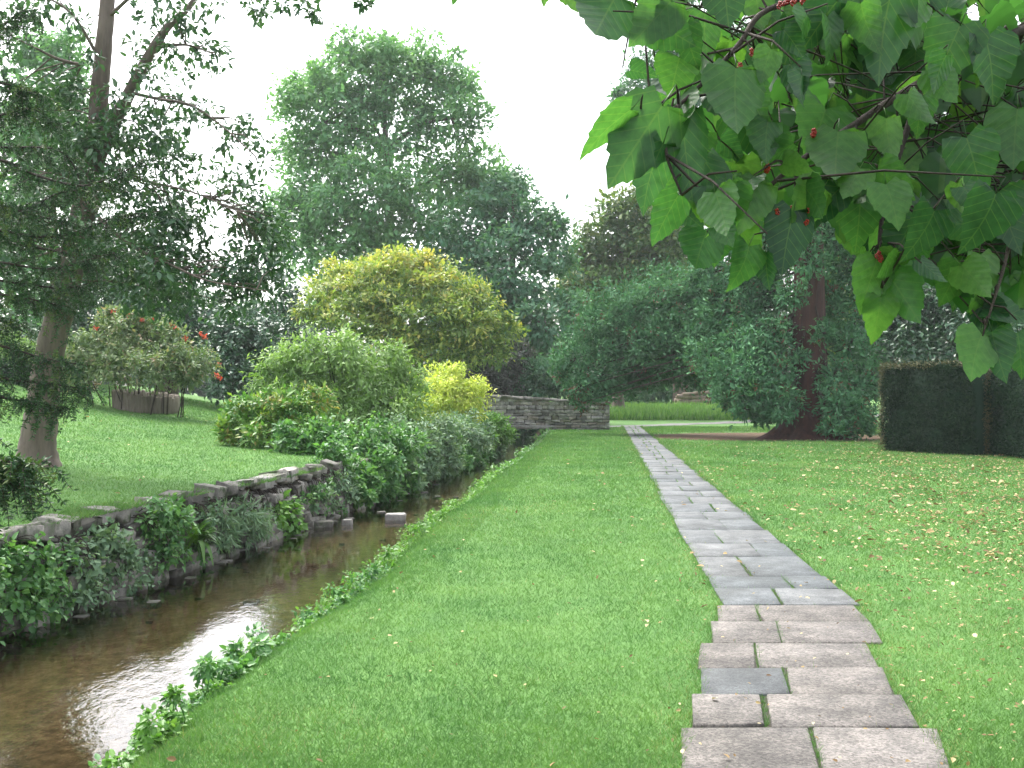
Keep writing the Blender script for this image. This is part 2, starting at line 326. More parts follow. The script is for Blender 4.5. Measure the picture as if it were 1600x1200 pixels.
# water
wy = np.concatenate([np.arange(-10, 60, .5), np.arange(60, 141, 5)])
V = []; 
for y in wy:
    a, b = float(XL(y)) - .12, float(XR(y)) + .2
    for t in np.linspace(0, 1, 6): V.append((a + t * (b - a), y, WATER))
i = np.arange(len(wy) - 1)[:, None] * 6 + np.arange(5)[None]
wo = obj('stream_water', mesh_from('stream_water', V, np.stack([i, i + 1, i + 7, i + 6], -1).reshape(-1, 4), smooth=True), M['water'])
tag(wo, 'shallow brown stream reflecting the pale sky', None, None, 'structure')

# ------------------------------------------------------------------ slab path
def slab_mesh(name, x0, x1, y0, y1, sl, th=.06, ch=.006):
    h_ = sl * (y1 - y0) / 2; c = [(x0 - h_, y0), (x1 - h_, y0), (x1 + h_, y1), (x0 + h_, y1)]; cx_, cy_ = (x0 + x1) / 2, (y0 + y1) / 2
    c = [(x + R.normal() * .011, y + R.normal() * .008) for x, y in c]
    V = [(x, y, -th) for x, y in c] + [(x, y, -ch) for x, y in c] + [(x + np.sign(cx_ - x) * ch, y + np.sign(cy_ - y) * ch, R.normal() * .002) for x, y in c]
    Fq = [(0, 3, 2, 1)] + [(k, (k + 1) % 4, 4 + (k + 1) % 4, 4 + k) for k in range(4)] + [(4 + k, 4 + (k + 1) % 4, 8 + (k + 1) % 4, 8 + k) for k in range(4)] + [(8, 9, 10, 11)]
    return mesh_from(name, np.array(V) , Fq)
pth = empty('slab_path', (0, 0, 0)); tag(pth, 'straight path of grey and pinkish paving slabs across the lawn', None, None, 'structure')
near = [  # y near, y far, left x, joint x, right x  (metres; from the photograph's joints)
 (3.2, 3.76, .48, 1.0, 1.62, 1), (3.76, 4.33, .60, .98, 1.74, 1), (4.33, 4.90, .76, 1.37, 1.93, 1), (4.90, 5.42, .90, 1.27, 2.0, 1), (5.42, 5.95, 1.05, 1.52, 2.1, 2),
 (5.95, 6.56, 1.14, 1.5, 2.2, 1), (6.56, 7.18, 1.33, 1.79, 2.44, 1), (7.18, 7.74, 1.5, 1.79, 2.54, 1)]
allrows = list(near); y = 7.74; k = 0
while y < 51.5:
    l = R.choice([.6, .75, .9, 1.05]) + R.normal() * .03; c = 2.15 + (y - 7.8) * .0895; ww = np.interp(y, [7.7, 20, 50], [.515, .5, .47])
    j = c + (.12 if k % 2 else -.10) + R.normal() * .03
    allrows.append((y, y + l, c - ww + R.normal() * .012, j, c + ww + R.normal() * .012, 0)); y += l; k += 1
SL = []
def slope(y): return float(np.interp(y, [3, 7.2, 8.2], [.2, .2, .0895]))
for (y0, y1, a, j, b, kind) in allrows:
    gp = .007
    for side, (x0, x1) in enumerate(((a, j - gp), (j + gp, b))):
        mt = M['slabgrey'] if kind == 0 else (M['slabblue'] if kind == 2 and side == 0 else M['slabpink'])
        me = slab_mesh('slab', x0, x1, y0 + .007, y1 - .007, slope((y0 + y1) / 2)); o = obj('slab', me, mt, pth, (0, 0, .014 + R.normal() * .003))
        SL.append((x0, x1, y0, y1))
SL = np.array(SL)
RY = np.array([r[0] for r in allrows]); RA = np.array([(r[2], r[4], (r[0] + r[1]) / 2, slope((r[0] + r[1]) / 2)) for r in allrows])
def on_path(x, y):
    q_ = RA[np.clip(np.searchsorted(RY, y) - 1, 0, len(RY) - 1)]; o_ = q_[:, 3] * (y - q_[:, 2])
    return (x > q_[:, 0] + o_ + .012) & (x < q_[:, 1] + o_ - .012) & (y < allrows[-1][1])
V, Fq = [], []
for (y0, y1, a_, j_, b_, kind) in allrows:
    h_ = slope((y0 + y1) / 2) * (y1 - y0) / 2; n_ = len(V); V += [(a_ - h_ + .01, y0, .003), (b_ - h_ - .01, y0, .003), (b_ + h_ - .01, y1, .003), (a_ + h_ + .01, y1, .003)]; Fq.append((n_, n_ + 1, n_ + 2, n_ + 3))
M['soil'] = stonemat('dark_joint_soil', [(.035, .032, .02), (.035, .032, .02)], 20); obj('bedding_soil', mesh_from('bedding_soil', V, Fq), M['soil'], pth)
# cross path beyond the bridge
cl = bez([(-8, 50.5, 0), (2, 50.6, 0), (6.2, 52.2, 0), (11, 57, 0), (17, 63, 0), (30, 69, 0)], 10); t = unit(np.gradient(cl, axis=0)); nrm = np.stack([-t[:, 1], t[:, 0]], 1)
V = []
for p_, n_ in zip(cl, nrm):
    for s in (-1, -.33, .33, 1):
        q_ = p_[:2] + n_ * s * 1.0; V.append((q_[0], q_[1], max(HT(q_[0], q_[1]), -.02) + .02))
i = np.arange(len(cl) - 1)[:, None] * 4 + np.arange(3)[None]
cp = obj('cross_path', mesh_from('cross_path', V, np.stack([i, i + 1, i + 5, i + 4], -1).reshape(-1, 4)), M['tarmac'])
tag(cp, 'pale grey path crossing the end of the slab path and running over the bridge', None, None, 'structure')
def near_cross(x, y): 
    d = np.min(np.hypot(x[:, None] - cl[None, :, 0], y[:, None] - cl[None, :, 1]), 1); return d < 1.0

# ------------------------------------------------------------------ stone pieces
def stone_mesh(name, j=.10, ch=.09):
    V = []; Fq = []
    pts = {}
    def vid(p):
        if p not in pts: pts[p] = len(V); V.append(np.array(p, float))
        return pts[p]
    s = [-1, -1 + ch * 2, 1 - ch * 2, 1]
    for ax in range(3):
        for sg in (-1, 1):
            for a in range(3):
                for b in range(3):
                    def mk(ii, jj):
                        co = [0, 0, 0]; co[ax] = sg; co[(ax + 1) % 3] = s[ii]; co[(ax + 2) % 3] = s[jj]; return vid(tuple(co))
                    f = [mk(a, b), mk(a + 1, b), mk(a + 1, b + 1), mk(a, b + 1)]
                    Fq.append(f if sg > 0 else f[::-1])
    V = np.array(V); ext = (np.abs(V) > .99).sum(1)
    V = V * np.where(ext == 3, .90, np.where(ext == 2, .965, 1.))[:, None] + R.normal(size=V.shape) * j * .5
    return mesh_from(name, V * .5, Fq, smooth=False)
STONES = [stone_mesh('stone', .15) for _ in range(14)]
BST = []
for m_ in ('rubble', 'bridgestone', 'coping'):
    L_ = []
    for s_ in STONES: c_ = s_.copy(); c_.materials.append(M[m_]); L_.append(c_)
    BST.append(L_)
def stone(name, kind, loc, dim, rot, parent):
    o = bpy.data.objects.new(name, BST[kind][R.integers(14)]); COL.objects.link(o)
    o.parent = parent; o.location = loc; o.scale = dim; o.rotation_euler = rot; return o
# retaining wall along the left bank
wall = empty('retaining_wall', (-4.6, 9.2, -.7), 'low dry-stone retaining wall holding up the lawn beside the stream', 'wall')
ang = math.atan2(1, .15)
def wpt(s, back, z):  # s along the wall from y=6.5; back = into the lawn
    y = 6.5 + s * math.sin(ang); return np.array([XL(y) - back, y, z]) 
zc = -.70
for cidx, hgt in enumerate((.18, .17, .16, .15, .15)):
    s = R.uniform(-.3, 0)
    while s < 17.5:
        l = R.uniform(.2, .52); hh = hgt * R.uniform(.85, 1.1)
        p_ = wpt(s + l / 2, .10 + .03 * cidx + R.normal() * .035, zc + hgt / 2 + R.normal() * .02)
        stone('stone', 0, p_ - np.array(wall.location), (l * 1.0, .30, hh * 1.08 * R.uniform(.85, 1.12)), (R.normal() * .09, R.normal() * .09, ang + R.normal() * .1), wall); s += l
    zc += hgt
s = -.2
while s < 17.5:
    l = R.uniform(.16, .42); p_ = wpt(s + l / 2, .27 + R.normal() * .05, zc + .045 + R.normal() * .025 + .09)
    stone('coping_stone', 2 if R.random() < .06 else 0, p_ - np.array(wall.location), (l * 1.1, R.uniform(.26, .42), R.uniform(.11, .21)), (R.normal() * .14, R.normal() * .12, ang + R.normal() * .1), wall)
    s += l
core = Acc()
for y0 in np.arange(6, 24, 1.0):
    a0, a1 = XL(y0), XL(y0 + 1.0)
    Vc = np.array([(a0 - .10, y0, -.8), (a0 - .36, y0, -.8), (a0 - .40, y0, .16), (a0 - .20, y0, .16), (a1 - .10, y0 + 1, -.8), (a1 - .36, y0 + 1, -.8), (a1 - .40, y0 + 1, .16), (a1 - .20, y0 + 1, .16)])
    core.add((Vc, [(0, 4, 7), (0, 7, 3), (3, 7, 6), (3, 6, 2), (2, 6, 5), (2, 5, 1)]))
core.build('wall_core', M['mortar'], wall, False)
# stones in the stream
for x_, y_, dm, lab in ((618, 812, (.34, .24, .11), 'squared stone block standing alone in the middle of the stream'),
                        (510, 806, (.30, .24, .2), 'pale rounded stone in the water at the foot of the retaining wall'),
                        (532, 800, (.34, .25, .16), 'flat brown stone lying behind the pale stone at the wall foot'),
                        (505, 823, (.3, .2, .10), 'low wet stone just breaking the surface beside the wall'),
                        (543, 820, (.16, .12, .09), 'small whitish pebble stone in the stream beyond the wall stones'),
                        (655, 735, (.5, .4, .16), 'low dark stone at the overgrown far stream edge'),):
    d = (CAM_H - WATER) * F / (y_ - HY); p_ = px(x_, y_, d); p_[2] = WATER + dm[2] * .18
    o = bpy.data.objects.new('stream_stone', BST[2 if 'pale' in lab or 'whitish' in lab or 'squared' in lab else 0][R.integers(14)]); COL.objects.link(o)
    dm = (dm[0], dm[1], dm[2] * 1.6)
    o.location = p_; o.scale = dm; o.rotation_euler = (0, 0, R.uniform(-.3, .3)); tag(o, lab, 'stone', 'stones in the stream')
peb = Acc()
for _ in range(170):
    y_ = R.uniform(9, 42); x_ = XL(y_) + abs(R.normal()) * .22 - .02 if R.random() < .7 else XL(y_) + R.uniform(0, 1) * (XR(y_) - XL(y_))
    z_ = HT(x_, y_) if R.random() < .55 else WATER - .03
    me_ = STONES[R.integers(14)]; v = np.empty(len(me_.vertices) * 3, np.float32); me_.vertices.foreach_get('co', v); v = v.reshape(-1, 3)
    fi = np.array([p.vertices[:] for p in me_.polygons]); ft = np.vstack([fi[:, [0, 1, 2]], fi[:, [0, 2, 3]]])
    sz = R.uniform(.05, .16); peb.add((v * np.array([sz, sz * R.uniform(.6, 1.2), sz * .6]) + np.array([x_, y_, z_]), ft))
pb = peb.build('pebbles', BST[0][0].materials[0]); tag(pb, 'loose pebbles along the stream edge and bed', None, None, 'stuff')

# ------------------------------------------------------------------ bridge
BY = 47.0
def bx(p): return (p - CX) / F * BY
def bz(p): return CAM_H + (HY - p) / F * BY
bx0, bx1, bx_open0, bx_open1 = bx(735), bx(952), bx(782), bx(852)
br = empty('stone_bridge', (bx(840), BY, -.7), 'small grey rubble-stone footbridge with a low parapet over the stream', 'bridge')
bl = np.array(br.location)
def top(x): return np.interp(x, [bx(735), bx(762), bx(952)], [bz(616), bz(617.5), bz(628)])
z = -.72; course = 0
zl_open = bz(669)
while z < 1.6:
    h_ = R.uniform(.11, .2); x = bx0 + R.uniform(-.2, 0)
    while x < bx1:
        l = R.uniform(.16, .52); x1 = min(x + l, bx1); xm = (x + x1) / 2; tz = top(xm) - .10
        below = z + h_ / 2 < zl_open
        if x1 - x > .06 and z + .05 < tz and not (below and bx_open0 < xm < bx_open1) and (z > -.2 or abs(xm - (bx_open0 + bx_open1) / 2) < 1.5):
            hh = min(h_, tz - z)
            stone('stone', 1, np.array([xm, BY + R.normal() * .012, z + hh / 2]) - bl, ((x1 - x) * .96, R.uniform(.32, .4), hh * R.uniform(.88, 1.02)), (R.normal() * .03, R.normal() * .05, R.normal() * .04), br)
        x = x1
    z += h_; course += 1
x = bx(755)
while x < bx1 - .05:
    l = R.uniform(.3, .6); x1 = min(x + l, bx1 + .03); xm = (x + x1) / 2; sl = math.atan2(top(bx1) - top(bx0), bx1 - bx0)
    stone('coping_stone', 2, np.array([xm, BY, top(xm) - .05]) - bl, ((x1 - x) * .99, .46, R.uniform(.12, .16)), (0, -sl + R.normal() * .02, R.normal() * .02), br); x = x1
stone('lintel', 1, np.array([(bx_open0 + bx_open1) / 2, BY - .02, zl_open + .06]) - bl, (bx_open1 - bx_open0 + .5, .38, .17), (0, 0, 0), br)
def box(x0, x1, y0, y1, z0, z1):
    V = np.array([(x, y, z) for z in (z0, z1) for y in (y0, y1) for x in (x0, x1)])
    return V, np.array([(0, 2, 1), (1, 2, 3), (4, 5, 6), (5, 7, 6), (0, 1, 4), (1, 5, 4), (2, 6, 3), (3, 6, 7), (0, 4, 2), (2, 4, 6), (1, 3, 5), (3, 7, 5)])
ac = Acc(); ac.add(box(bx0 + .02, bx1 - .03, BY - .10, BY + .12, zl_open + .02, 1.2)); ac.add(box(bx0, bx_open0, BY - .1, BY + 3.2, -.8, zl_open + .02)); ac.add(box(bx_open1, bx_open1 + 1.4, BY - .1, BY + 3.2, -.8, zl_open + .02))
ac.add(box(bx0, bx1, BY + .12, BY + 3.2, zl_open + .021, zl_open + .14)); ac.build('bridge_core', M['mortar'], br, False)
# pillar at the left end
for k in range(9):
    stone('pillar_stone', 1, np.array([bx(748), BY + .05, -.1 + k * .19]) - bl, (.62 * R.uniform(.95, 1.02), .6, .2), (0, 0, R.normal() * .03), br)
stone('pillar_cap', 2, np.array([bx(748), BY + .05, bz(606)]) - bl, (.78, .74, .16), (0, 0, 0), br)

# ------------------------------------------------------------------ foliage
def clumps(C, Rr, cr, back=.25, bottom=.5, elong=(1, 1, 1)):
    n = int(max(6, 2.2 * 4 * Rr * Rr / (cr * cr)))
    d = sph(n * 2); keep = (R.random(n * 2) > np.where(d[:, 1] > .35, 1 - back, 0)) & (R.random(n * 2) > np.where(d[:, 2] < -.45, 1 - bottom, 0))
    d = d[keep][:n]
    lump = 1 + .16 * np.sin(d[:, 0] * 5 + C[0]) * np.sin(d[:, 2] * 6 + C[2]) + .10 * np.sin(d[:, 0] * 13 + d[:, 2] * 11)
    rad = Rr * lump * (1 - .55 * R.random(len(d)) ** 2.2); sp = R.random(len(d)) < .16; rad[sp] *= R.uniform(1.06, 1.36, sp.sum())
    return C + d * rad[:, None] * np.array(elong), d
KC = 1.65
def foliage(lobes, L, W, cov, cr, shape='rhomb', up=.7, out=.5, rand=.6, droop=.3, flat=.65, back=.25, bottom=.5, tintlobe=.25, topbias=0., elong=(1, 1, 1), lift=0., core=1.5, fringe=True):
    """lobes: world (centre, radius). Returns V, F, rnd, clump centres"""
    Ps, Ds, Rs, Cs = [], [], [], []; full = lobes
    if fringe:
        sub = []
        for c, r in lobes:
            for d_ in sph(9):
                if d_[1] > .5 or d_[2] < -.6: continue
                sub.append((np.asarray(c) + d_ * r * R.uniform(.82, 1.12), r * R.uniform(.16, .34)))
        lobes = [(c, r * .9) for c, r in lobes] + sub
    zlo = min(c[2] - r for c, r in lobes); zhi = max(c[2] + r for c, r in lobes)
    for c, r in lobes:
        cc, dd = clumps(np.asarray(c), r, min(cr, r * .7), back, bottom, elong); Cs.append(cc)
        nl = KC * cov * 4 * np.pi * r * r / (.5 * L * W) * .6; per = max(3, nl / len(cc)); lt = R.normal() * tintlobe * .5
        for p_, d_ in zip(cc, dd):
            m = max(3, int(per * R.lognormal(0, .35))); off = R.normal(size=(m, 3)) * min(cr, r * .7) * np.array([.52, .52, .52 * flat])
            Ps.append(p_ + off); Ds.append(np.repeat(d_[None], m, 0))
            Rs.append(np.clip(.42 + lt + R.normal() * .21 + topbias * ((p_[2] - zlo) / (zhi - zlo) - .5) + R.normal(size=m) * .14, 0, 1))
    P = np.vstack(Ps); D = np.vstack(Ds); rn = np.concatenate(Rs); n0 = n = len(P); big = np.ones(n)
    if core > 0:                      # coarser inner leafage that closes the heart of each lobe
        for c, r in full:
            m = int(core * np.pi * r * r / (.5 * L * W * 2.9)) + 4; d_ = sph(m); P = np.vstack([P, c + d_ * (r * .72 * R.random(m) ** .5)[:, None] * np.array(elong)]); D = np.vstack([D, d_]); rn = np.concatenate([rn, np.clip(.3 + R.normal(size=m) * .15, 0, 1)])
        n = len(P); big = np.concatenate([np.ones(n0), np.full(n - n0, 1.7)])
    A = D * .7 + sph(n) * .8 + np.array([0, 0, -droop + lift]); N = D * out + sph(n) * rand + np.array([0, 0, up])
    sz = np.clip(R.lognormal(0, .3, n), .45, 1.6) * big
    V, Fc, k = leaf_geo(P, A, N, L * sz, W * sz, shape)
    return V, Fc, np.repeat(rn, k), np.vstack(Cs)
def plobes(lst, jit=.25):      # (px, py, r_px, d)
    out = []
    for x, y, r, d in lst: out.append((px(x, y, d + R.normal() * jit * r * d / F), r * d / F))
    return out
def limbs(acc, trunk, lobes, Cs, r0, twigs=6, tr=.25):
    """limb from the trunk line to each lobe centre, then thin twigs to some clumps"""
    trunk = np.asarray(trunk)
    for c, r in lobes:
        c = np.asarray(c); low = trunk[trunk[:, 2] < c[2] - .2 * np.hypot(*(c[:2] - trunk[0, :2])) + .01]
        a = low[-1] if len(low) else trunk[min(1, len(trunk) - 1)]
        m = (a + c) / 2 + np.array([0, 0, .12 * np.linalg.norm(c - a)])
        rr = min(r0, .05 * r + .12 * r0 + .02 * r0); acc.add(tube(bez([a, m, c], 4), np.linspace(rr * 1.3, rr * .5, 9), 5, .05))
        dd = np.linalg.norm(Cs - c, axis=1); idx = np.argsort(dd)[: max(twigs * 4, 1)]
        for k in R.permutation(idx)[:twigs]:
            acc.add(tube(np.array([c, (c + Cs[k]) / 2 + sph(1)[0] * .05 * r, Cs[k]]), [rr * .45, rr * .3, rr * .12], 4))
def tree(name, label, cat, base, trunk_pts, trunk_r, lobes, mat, L, W, cov, cr, barkm='bark', group=None, sides=10, twigs=5, extra=None, crown_name='crown', **kw):
    o = empty(name, base, label, cat, group); a = Acc(); tp = bez(trunk_pts, 6)
    rr = np.interp(np.linspace(0, 1, len(tp)), np.linspace(0, 1, len(trunk_r)), trunk_r); a.add(tube(tp, rr, sides, .04))
    V, Fc, rn, Cs = foliage(lobes, L, W, cov, cr, **kw)
    limbs(a, tp, lobes, Cs, trunk_r[min(1, len(trunk_r) - 1)] * .6, twigs)
    if extra: extra(a)
    a.build('trunk', M[barkm], o); obj(crown_name, mesh_from('crown', rel(o, V), Fc, rn), M[mat], o); return o, Cs
def base_of(x, d): X = (x - CX) / F * d; return np.array([X, d, float(HT(X, d)) - .03])
def btree(name, label, bxp, d, lst, mat, L, W, cov, cr, tr=.4, jit=.3, cat='tree', **kw):
    if d > 50: L *= 1.0; W *= 1.15
    b = base_of(bxp, d); lo = plobes(lst, jit); ztop = max(c[2] for c, r in lo); xt = np.mean([c[0] for c, r in lo])
    tp = [b, b + np.array([.05, 0, 1.2]), b + np.array([(xt - b[0]) * .4, 0, (ztop - b[2]) * .5]), np.array([xt, d, ztop - .3])]
    return tree(name, label, cat, b, tp, [tr * 1.4, tr, tr * .6, tr * .2], lo, mat, L, W, cov, cr, **kw)
def shrub(name, label, bxp, d, lst, mat, L, W, cov, cr, cat='shrub', jit=.3, nst=9, sr=.02, base=None, **kw):
    b = base_of(bxp, d) if base is None else np.asarray(base, float); lo = plobes(lst, jit)
    o = empty(name, b, label, cat, kw.pop('group', None)); V, Fc, rn, Cs = foliage(lo, L, W, cov, cr, **kw)
    Z = V[:, 2]; a = Acc()
    for c, r in lo:
        for k in range(max(2, nst // len(lo) + 1)):
            t_ = Cs[np.argmin(np.linalg.norm(Cs - (c + sph(1)[0] * r * .8), axis=1))]; s_ = np.array([b[0] + (c[0] - b[0]) * .75 + R.normal() * .1 * r, b[1] + (c[1] - b[1]) * .75 + R.normal() * .1 * r, 0.]); 
            if XL(s_[1]) - .3 < s_[0] < XR(s_[1]): s_[0] = XL(s_[1]) - .3 - .15 * R.random()
            s_[2] = float(HT(s_[0], s_[1])) - .03
            a.add(tube(bez([s_, (s_ * .5 + t_ * .5) + sph(1)[0] * .08 * r, t_], 4), np.linspace(sr, sr * .35, 9), 4))
    a.build('stems', M['twig'], o)['kind'] = 'stuff'; obj('foliage', mesh_from('foliage', rel(o, V), Fc, rn), M[mat], o); return o, Cs

# --- far wood closing the view
lob = []
for x in np.arange(-95, 100, 6.5):
    for zz, rr in ((2.5, 5.), (8.5, 4.5)):
        lob.append((np.array([x + R.normal() * 1.5, 112 + R.normal() * 5, zz + R.normal() + (1.5 if abs(x) > 25 else 0)]), rr * R.uniform(.85, 1.2)))
V, Fc, rn, Cs = foliage(lob, 1.0, .6, .5, 1.7, back=.1, core=.6, fringe=False)
tag(obj('far_wood', mesh_from('far_wood', V, Fc, rn), M['far']), 'dark far-off belt of woodland behind the park trees', None, None, 'stuff')
# --- big ash and its neighbours
btree('ash_tree', 'tall round-headed ash tree rising behind the stream garden against the white sky', 620, 64, [
  (560, 130, 70, 64), (640, 125, 66, 64), (510, 190, 70, 63), (705, 185, 56, 64), (690, 125, 44, 64), (505, 145, 40, 64), (600, 220, 85, 62), (690, 285, 62, 63), (475, 235, 42, 63), (745, 270, 50, 64),
  (490, 300, 62, 62), (570, 330, 85, 61), (480, 380, 62, 62), (660, 400, 78, 61), (560, 430, 80, 61), (600, 95, 24, 64), (545, 95, 20, 64), (775, 310, 45, 64), (455, 330, 34, 62)], 'ash', .32, .14, .72, .85, .5, core=.45)
btree('ash_tree', 'spreading blue-green tree behind the bridge, its crown merging with the tall ash', 800, 60, [
  (760, 360, 62, 60), (820, 360, 45, 60), (720, 420, 60, 59), (800, 440, 72, 58), (860, 400, 40, 60), (850, 500, 55, 58), (780, 520, 68, 57), (720, 500, 60, 58), (840, 570, 50, 57), (800, 300, 32, 61), (862, 345, 22, 60)], 'ashdark', .30, .14, .78, .8, .45, core=.8)
btree('yellowing_tree', 'rounded tree with yellowing leaves behind the redwood boughs', 965, 68, [
  (960, 365, 52, 68), (920, 400, 42, 68), (1010, 390, 55, 68), (940, 450, 60, 67), (1010, 460, 60, 67), (980, 330, 30, 68), (900, 470, 40, 67), (1060, 400, 60, 68)], 'yellowing', .34, .17, .85, .9, .4, topbias=.5)
btree('tall_conifer', 'tall slim conifer whose bare-edged top shows past the mulberry leaves', 1060, 78, [
  (1050, 60, 45, 78), (1020, 130, 45, 78), (1070, 180, 70, 78), (1010, 230, 35, 78), (1080, 300, 80, 78), (1040, 330, 60, 78), (965, 155, 12, 78), (985, 190, 18, 78), (1060, -30, 40, 78), (1110, 90, 60, 78)], 'ashdark', .4, .12, .7, .9, .5)
btree('woodland_tree', 'mid-green broadleaf tree standing behind the redwood trunk', 1300, 62, [
  (1180, 250, 80, 62), (1280, 200, 95, 62), (1390, 240, 90, 62), (1230, 360, 80, 62), (1340, 350, 90, 62), (1430, 340, 70, 61), (1300, 90, 80, 62), (1400, 130, 80, 62), (1200, 130, 60, 62)], 'ash', .36, .17, .75, .95, .45)
btree('woodland_tree', 'dark evergreen tree rising behind the clipped hedge', 1500, 46, [
  (1400, 420, 60, 46), (1470, 360, 75, 47), (1570, 330, 85, 46), (1380, 500, 60, 44), (1450, 480, 70, 43), (1540, 440, 80, 43), (1640, 450, 80, 43), (1480, 250, 80, 48), (1590, 200, 90, 48), (1420, 560, 55, 42), (1520, 560, 70, 41), (1620, 560, 80, 40), (1360, 590, 45, 42), (1690, 300, 90, 46)], 'holly', .18, .10, .42, .6, .4, core=2.6)
shrub('cream_shrub', 'small pale-leaved shrub between the redwood trunk and the hedge', 1312, 44, [(1310, 420, 24, 44), (1300, 455, 22, 44), (1318, 480, 22, 44), (1300, 505, 18, 44), (1310, 560, 25, 44), (1310, 610, 25, 44)], 'lime', .22, .09, .55, .35, up=1.2)
# --- holly and dark trees behind the left lawn
btree('holly_tree', 'dark glossy evergreen tree behind the flowering shrub bed', 260, 40, [
  (180, 420, 60, 40), (240, 440, 55, 40), (220, 480, 60, 39), (300, 500, 45, 39), (380, 505, 42, 39), (440, 490, 42, 41), (120, 450, 60, 40), (260, 530, 50, 38), (350, 550, 50, 38), (120, 540, 50, 39), (440, 540, 40, 40)], 'holly', .15, .085, .6, .5, .35)
btree('leafy_tree', 'pale feathery tree glimpsed behind the leaning trunk', 90, 55, [
  (80, 130, 65, 55), (110, 190, 45, 55), (40, 220, 60, 55), (100, 290, 50, 55), (30, 330, 60, 54), (60, 90, 30, 55), (50, 430, 60, 53)], 'ash', .32, .15, .8, .85, .4)
shrub('laurel_shrub', 'dark blue-green laurel shrub beside the flowering shrub bed', 365, 37, [(365, 520, 30, 37), (350, 560, 36, 36.5), (385, 570, 34, 37), (365, 600, 32, 36), (400, 540, 28, 37)], 'holly', .16, .09, .7, .3)
hl = []
for x in np.arange(-60, 70, 14): hl += [(x, 585 + R.normal() * 4, 17, 33), (x, 615, 17, 32.8), (x, 645, 17, 32.6)]
shrub('boundary_hedge', 'dark low hedge behind the leaning tree at the lawn edge', 0, 33, hl, 'hedge', .11, .06, .7, .25, cat='hedge')
shrub('golden_bush', 'yellow-green bush showing behind the leaning tree trunk', 30, 36, [(20, 545, 26, 36), (45, 560, 24, 36), (5, 570, 26, 36), (60, 600, 26, 35), (30, 610, 26, 35)], 'lime', .14, .07, .6, .3)
# --- flowering shrub in a log-roll bed
pb0 = ground_at(312, 640); pb1 = ground_at(132, 651)
bc = (pb0 + pb1) / 2 + np.array([-.4, .9, 0]); ea = abs(pb0[0] - pb1[0]) / 2 + .55; eb = 1.3
rs, rC = shrub('flowering_shrub', 'bushy shrub with red flowers growing in the palisade-edged bed', 215, bc[1], [
  (205, 535, 42, 31), (150, 550, 44, 31), (260, 550, 44, 31), (300, 575, 34, 30.5), (115, 575, 36, 31), (180, 572, 34, 30.4), (240, 575, 32, 30.2), (294, 588, 20, 30), (118, 572, 24, 30.4), (210, 505, 24, 31), (175, 500, 20, 31), (245, 515, 22, 31)], 'rose', .12, .05, .55, .3, base=bc)
for (x, y) in ((205, 480), (198, 490), (176, 486), (275, 513), (268, 508), (320, 526), (314, 522), (341, 570), (338, 586), (343, 590), (262, 577), (270, 572), (222, 500), (135, 652), (150, 512), (240, 498), (290, 530), (185, 505), (300, 560), (245, 590)):
    a = Acc(); c = px(x, y, 30.6 if y < 640 else 27); n = 16
    V, Fc, k = leaf_geo(c + R.normal(size=(n, 3)) * .028, sph(n), sph(n) + np.array([0, -.4, .8]), .075, .05, 'rhomb')
    obj('flower', mesh_from('flower', rel(rs, V), Fc, np.repeat(R.random(n), k)), M['flower'], rs)
fe = empty('palisade_edging', bc, 'curved edging of short upright wooden stakes round the flowering shrub bed', 'edging')
V, Fc = tube([(0, 0, -.08), (0, 0, .1), (0, 0, .50), (0, 0, .53)], [.062, .062, .06, .03], 7)
pmes = [mesh_from('stake', V * np.array([1, 1, s]), Fc, smooth=True) for s in (.95, 1.0, 1.06)]
for m_ in pmes: m_.materials.append(M['palisade'])
nst = 72
for k in range(nst):
    th = 2 * np.pi * k / nst; x = bc[0] + ea * math.cos(th); y = bc[1] + eb * math.sin(th)
    obj('stake', pmes[R.integers(3)], None, fe, (x - bc[0], y - bc[1], float(HT(x, y)) - bc[2] - .01)).rotation_euler = (R.normal() * .03, R.normal() * .03, R.uniform(0, 6))
# --- maple
btree('maple_tree', 'broad low maple turning yellow and orange above the stream shrubs', 640, 41, [
  (615, 425, 34, 41), (560, 440, 38, 41), (670, 432, 34, 41), (655, 405, 17, 41), (520, 450, 40, 40.5), (600, 455, 58, 40), (690, 455, 46, 40), (740, 475, 38, 40), (490, 480, 32, 40), (560, 500, 50, 39.5), (650, 505, 55, 39.5), (730, 515, 48, 39.5), (780, 520, 30, 39.5), (700, 555, 45, 39), (620, 550, 45, 39), (770, 555, 28, 39)], 'maple', .18, .085, .62, .42, .2, flat=.42, up=1.0, topbias=.55, bottom=.3, core=.8)
# --- stream-side shrubs on the left bank
shrub('mounded_shrub', 'large pale-green mounded shrub with drooping sprays above the stream wall', 530, 27, [
  (480, 555, 38, 27), (540, 560, 42, 27), (600, 575, 42, 27), (440, 575, 36, 27), (415, 595, 24, 27), (640, 600, 28, 27), (500, 605, 46, 26.6), (570, 620, 50, 26.6), (620, 640, 40, 26.4), (460, 625, 36, 26.4), (540, 665, 44, 26)], 'lime', .13, .045, .52, .28, droop=.6, topbias=.5, nst=22)
shrub('autumn_shrub', 'low shrub with yellow and orange tinted leaves at the lawn edge', 420, 23.5, [
  (400, 640, 30, 23.5), (440, 635, 30, 23.5), (375, 660, 26, 23.3), (420, 670, 30, 23), (465, 655, 30, 23.2), (495, 630, 24, 23.6), (360, 680, 16, 23), (400, 685, 20, 22.8)], 'peony', .12, .05, .5, .2, nst=20)
shrub('golden_shrub', 'bright golden-yellow shrub growing beside the end of the bridge', 700, 34, [
  (695, 610, 42, 34), (660, 622, 32, 34), (735, 622, 30, 34), (690, 645, 34, 33.7), (725, 650, 24, 33.8), (655, 650, 24, 33.6), (712, 590, 18, 34)], 'gold', .12, .05, .6, .22)
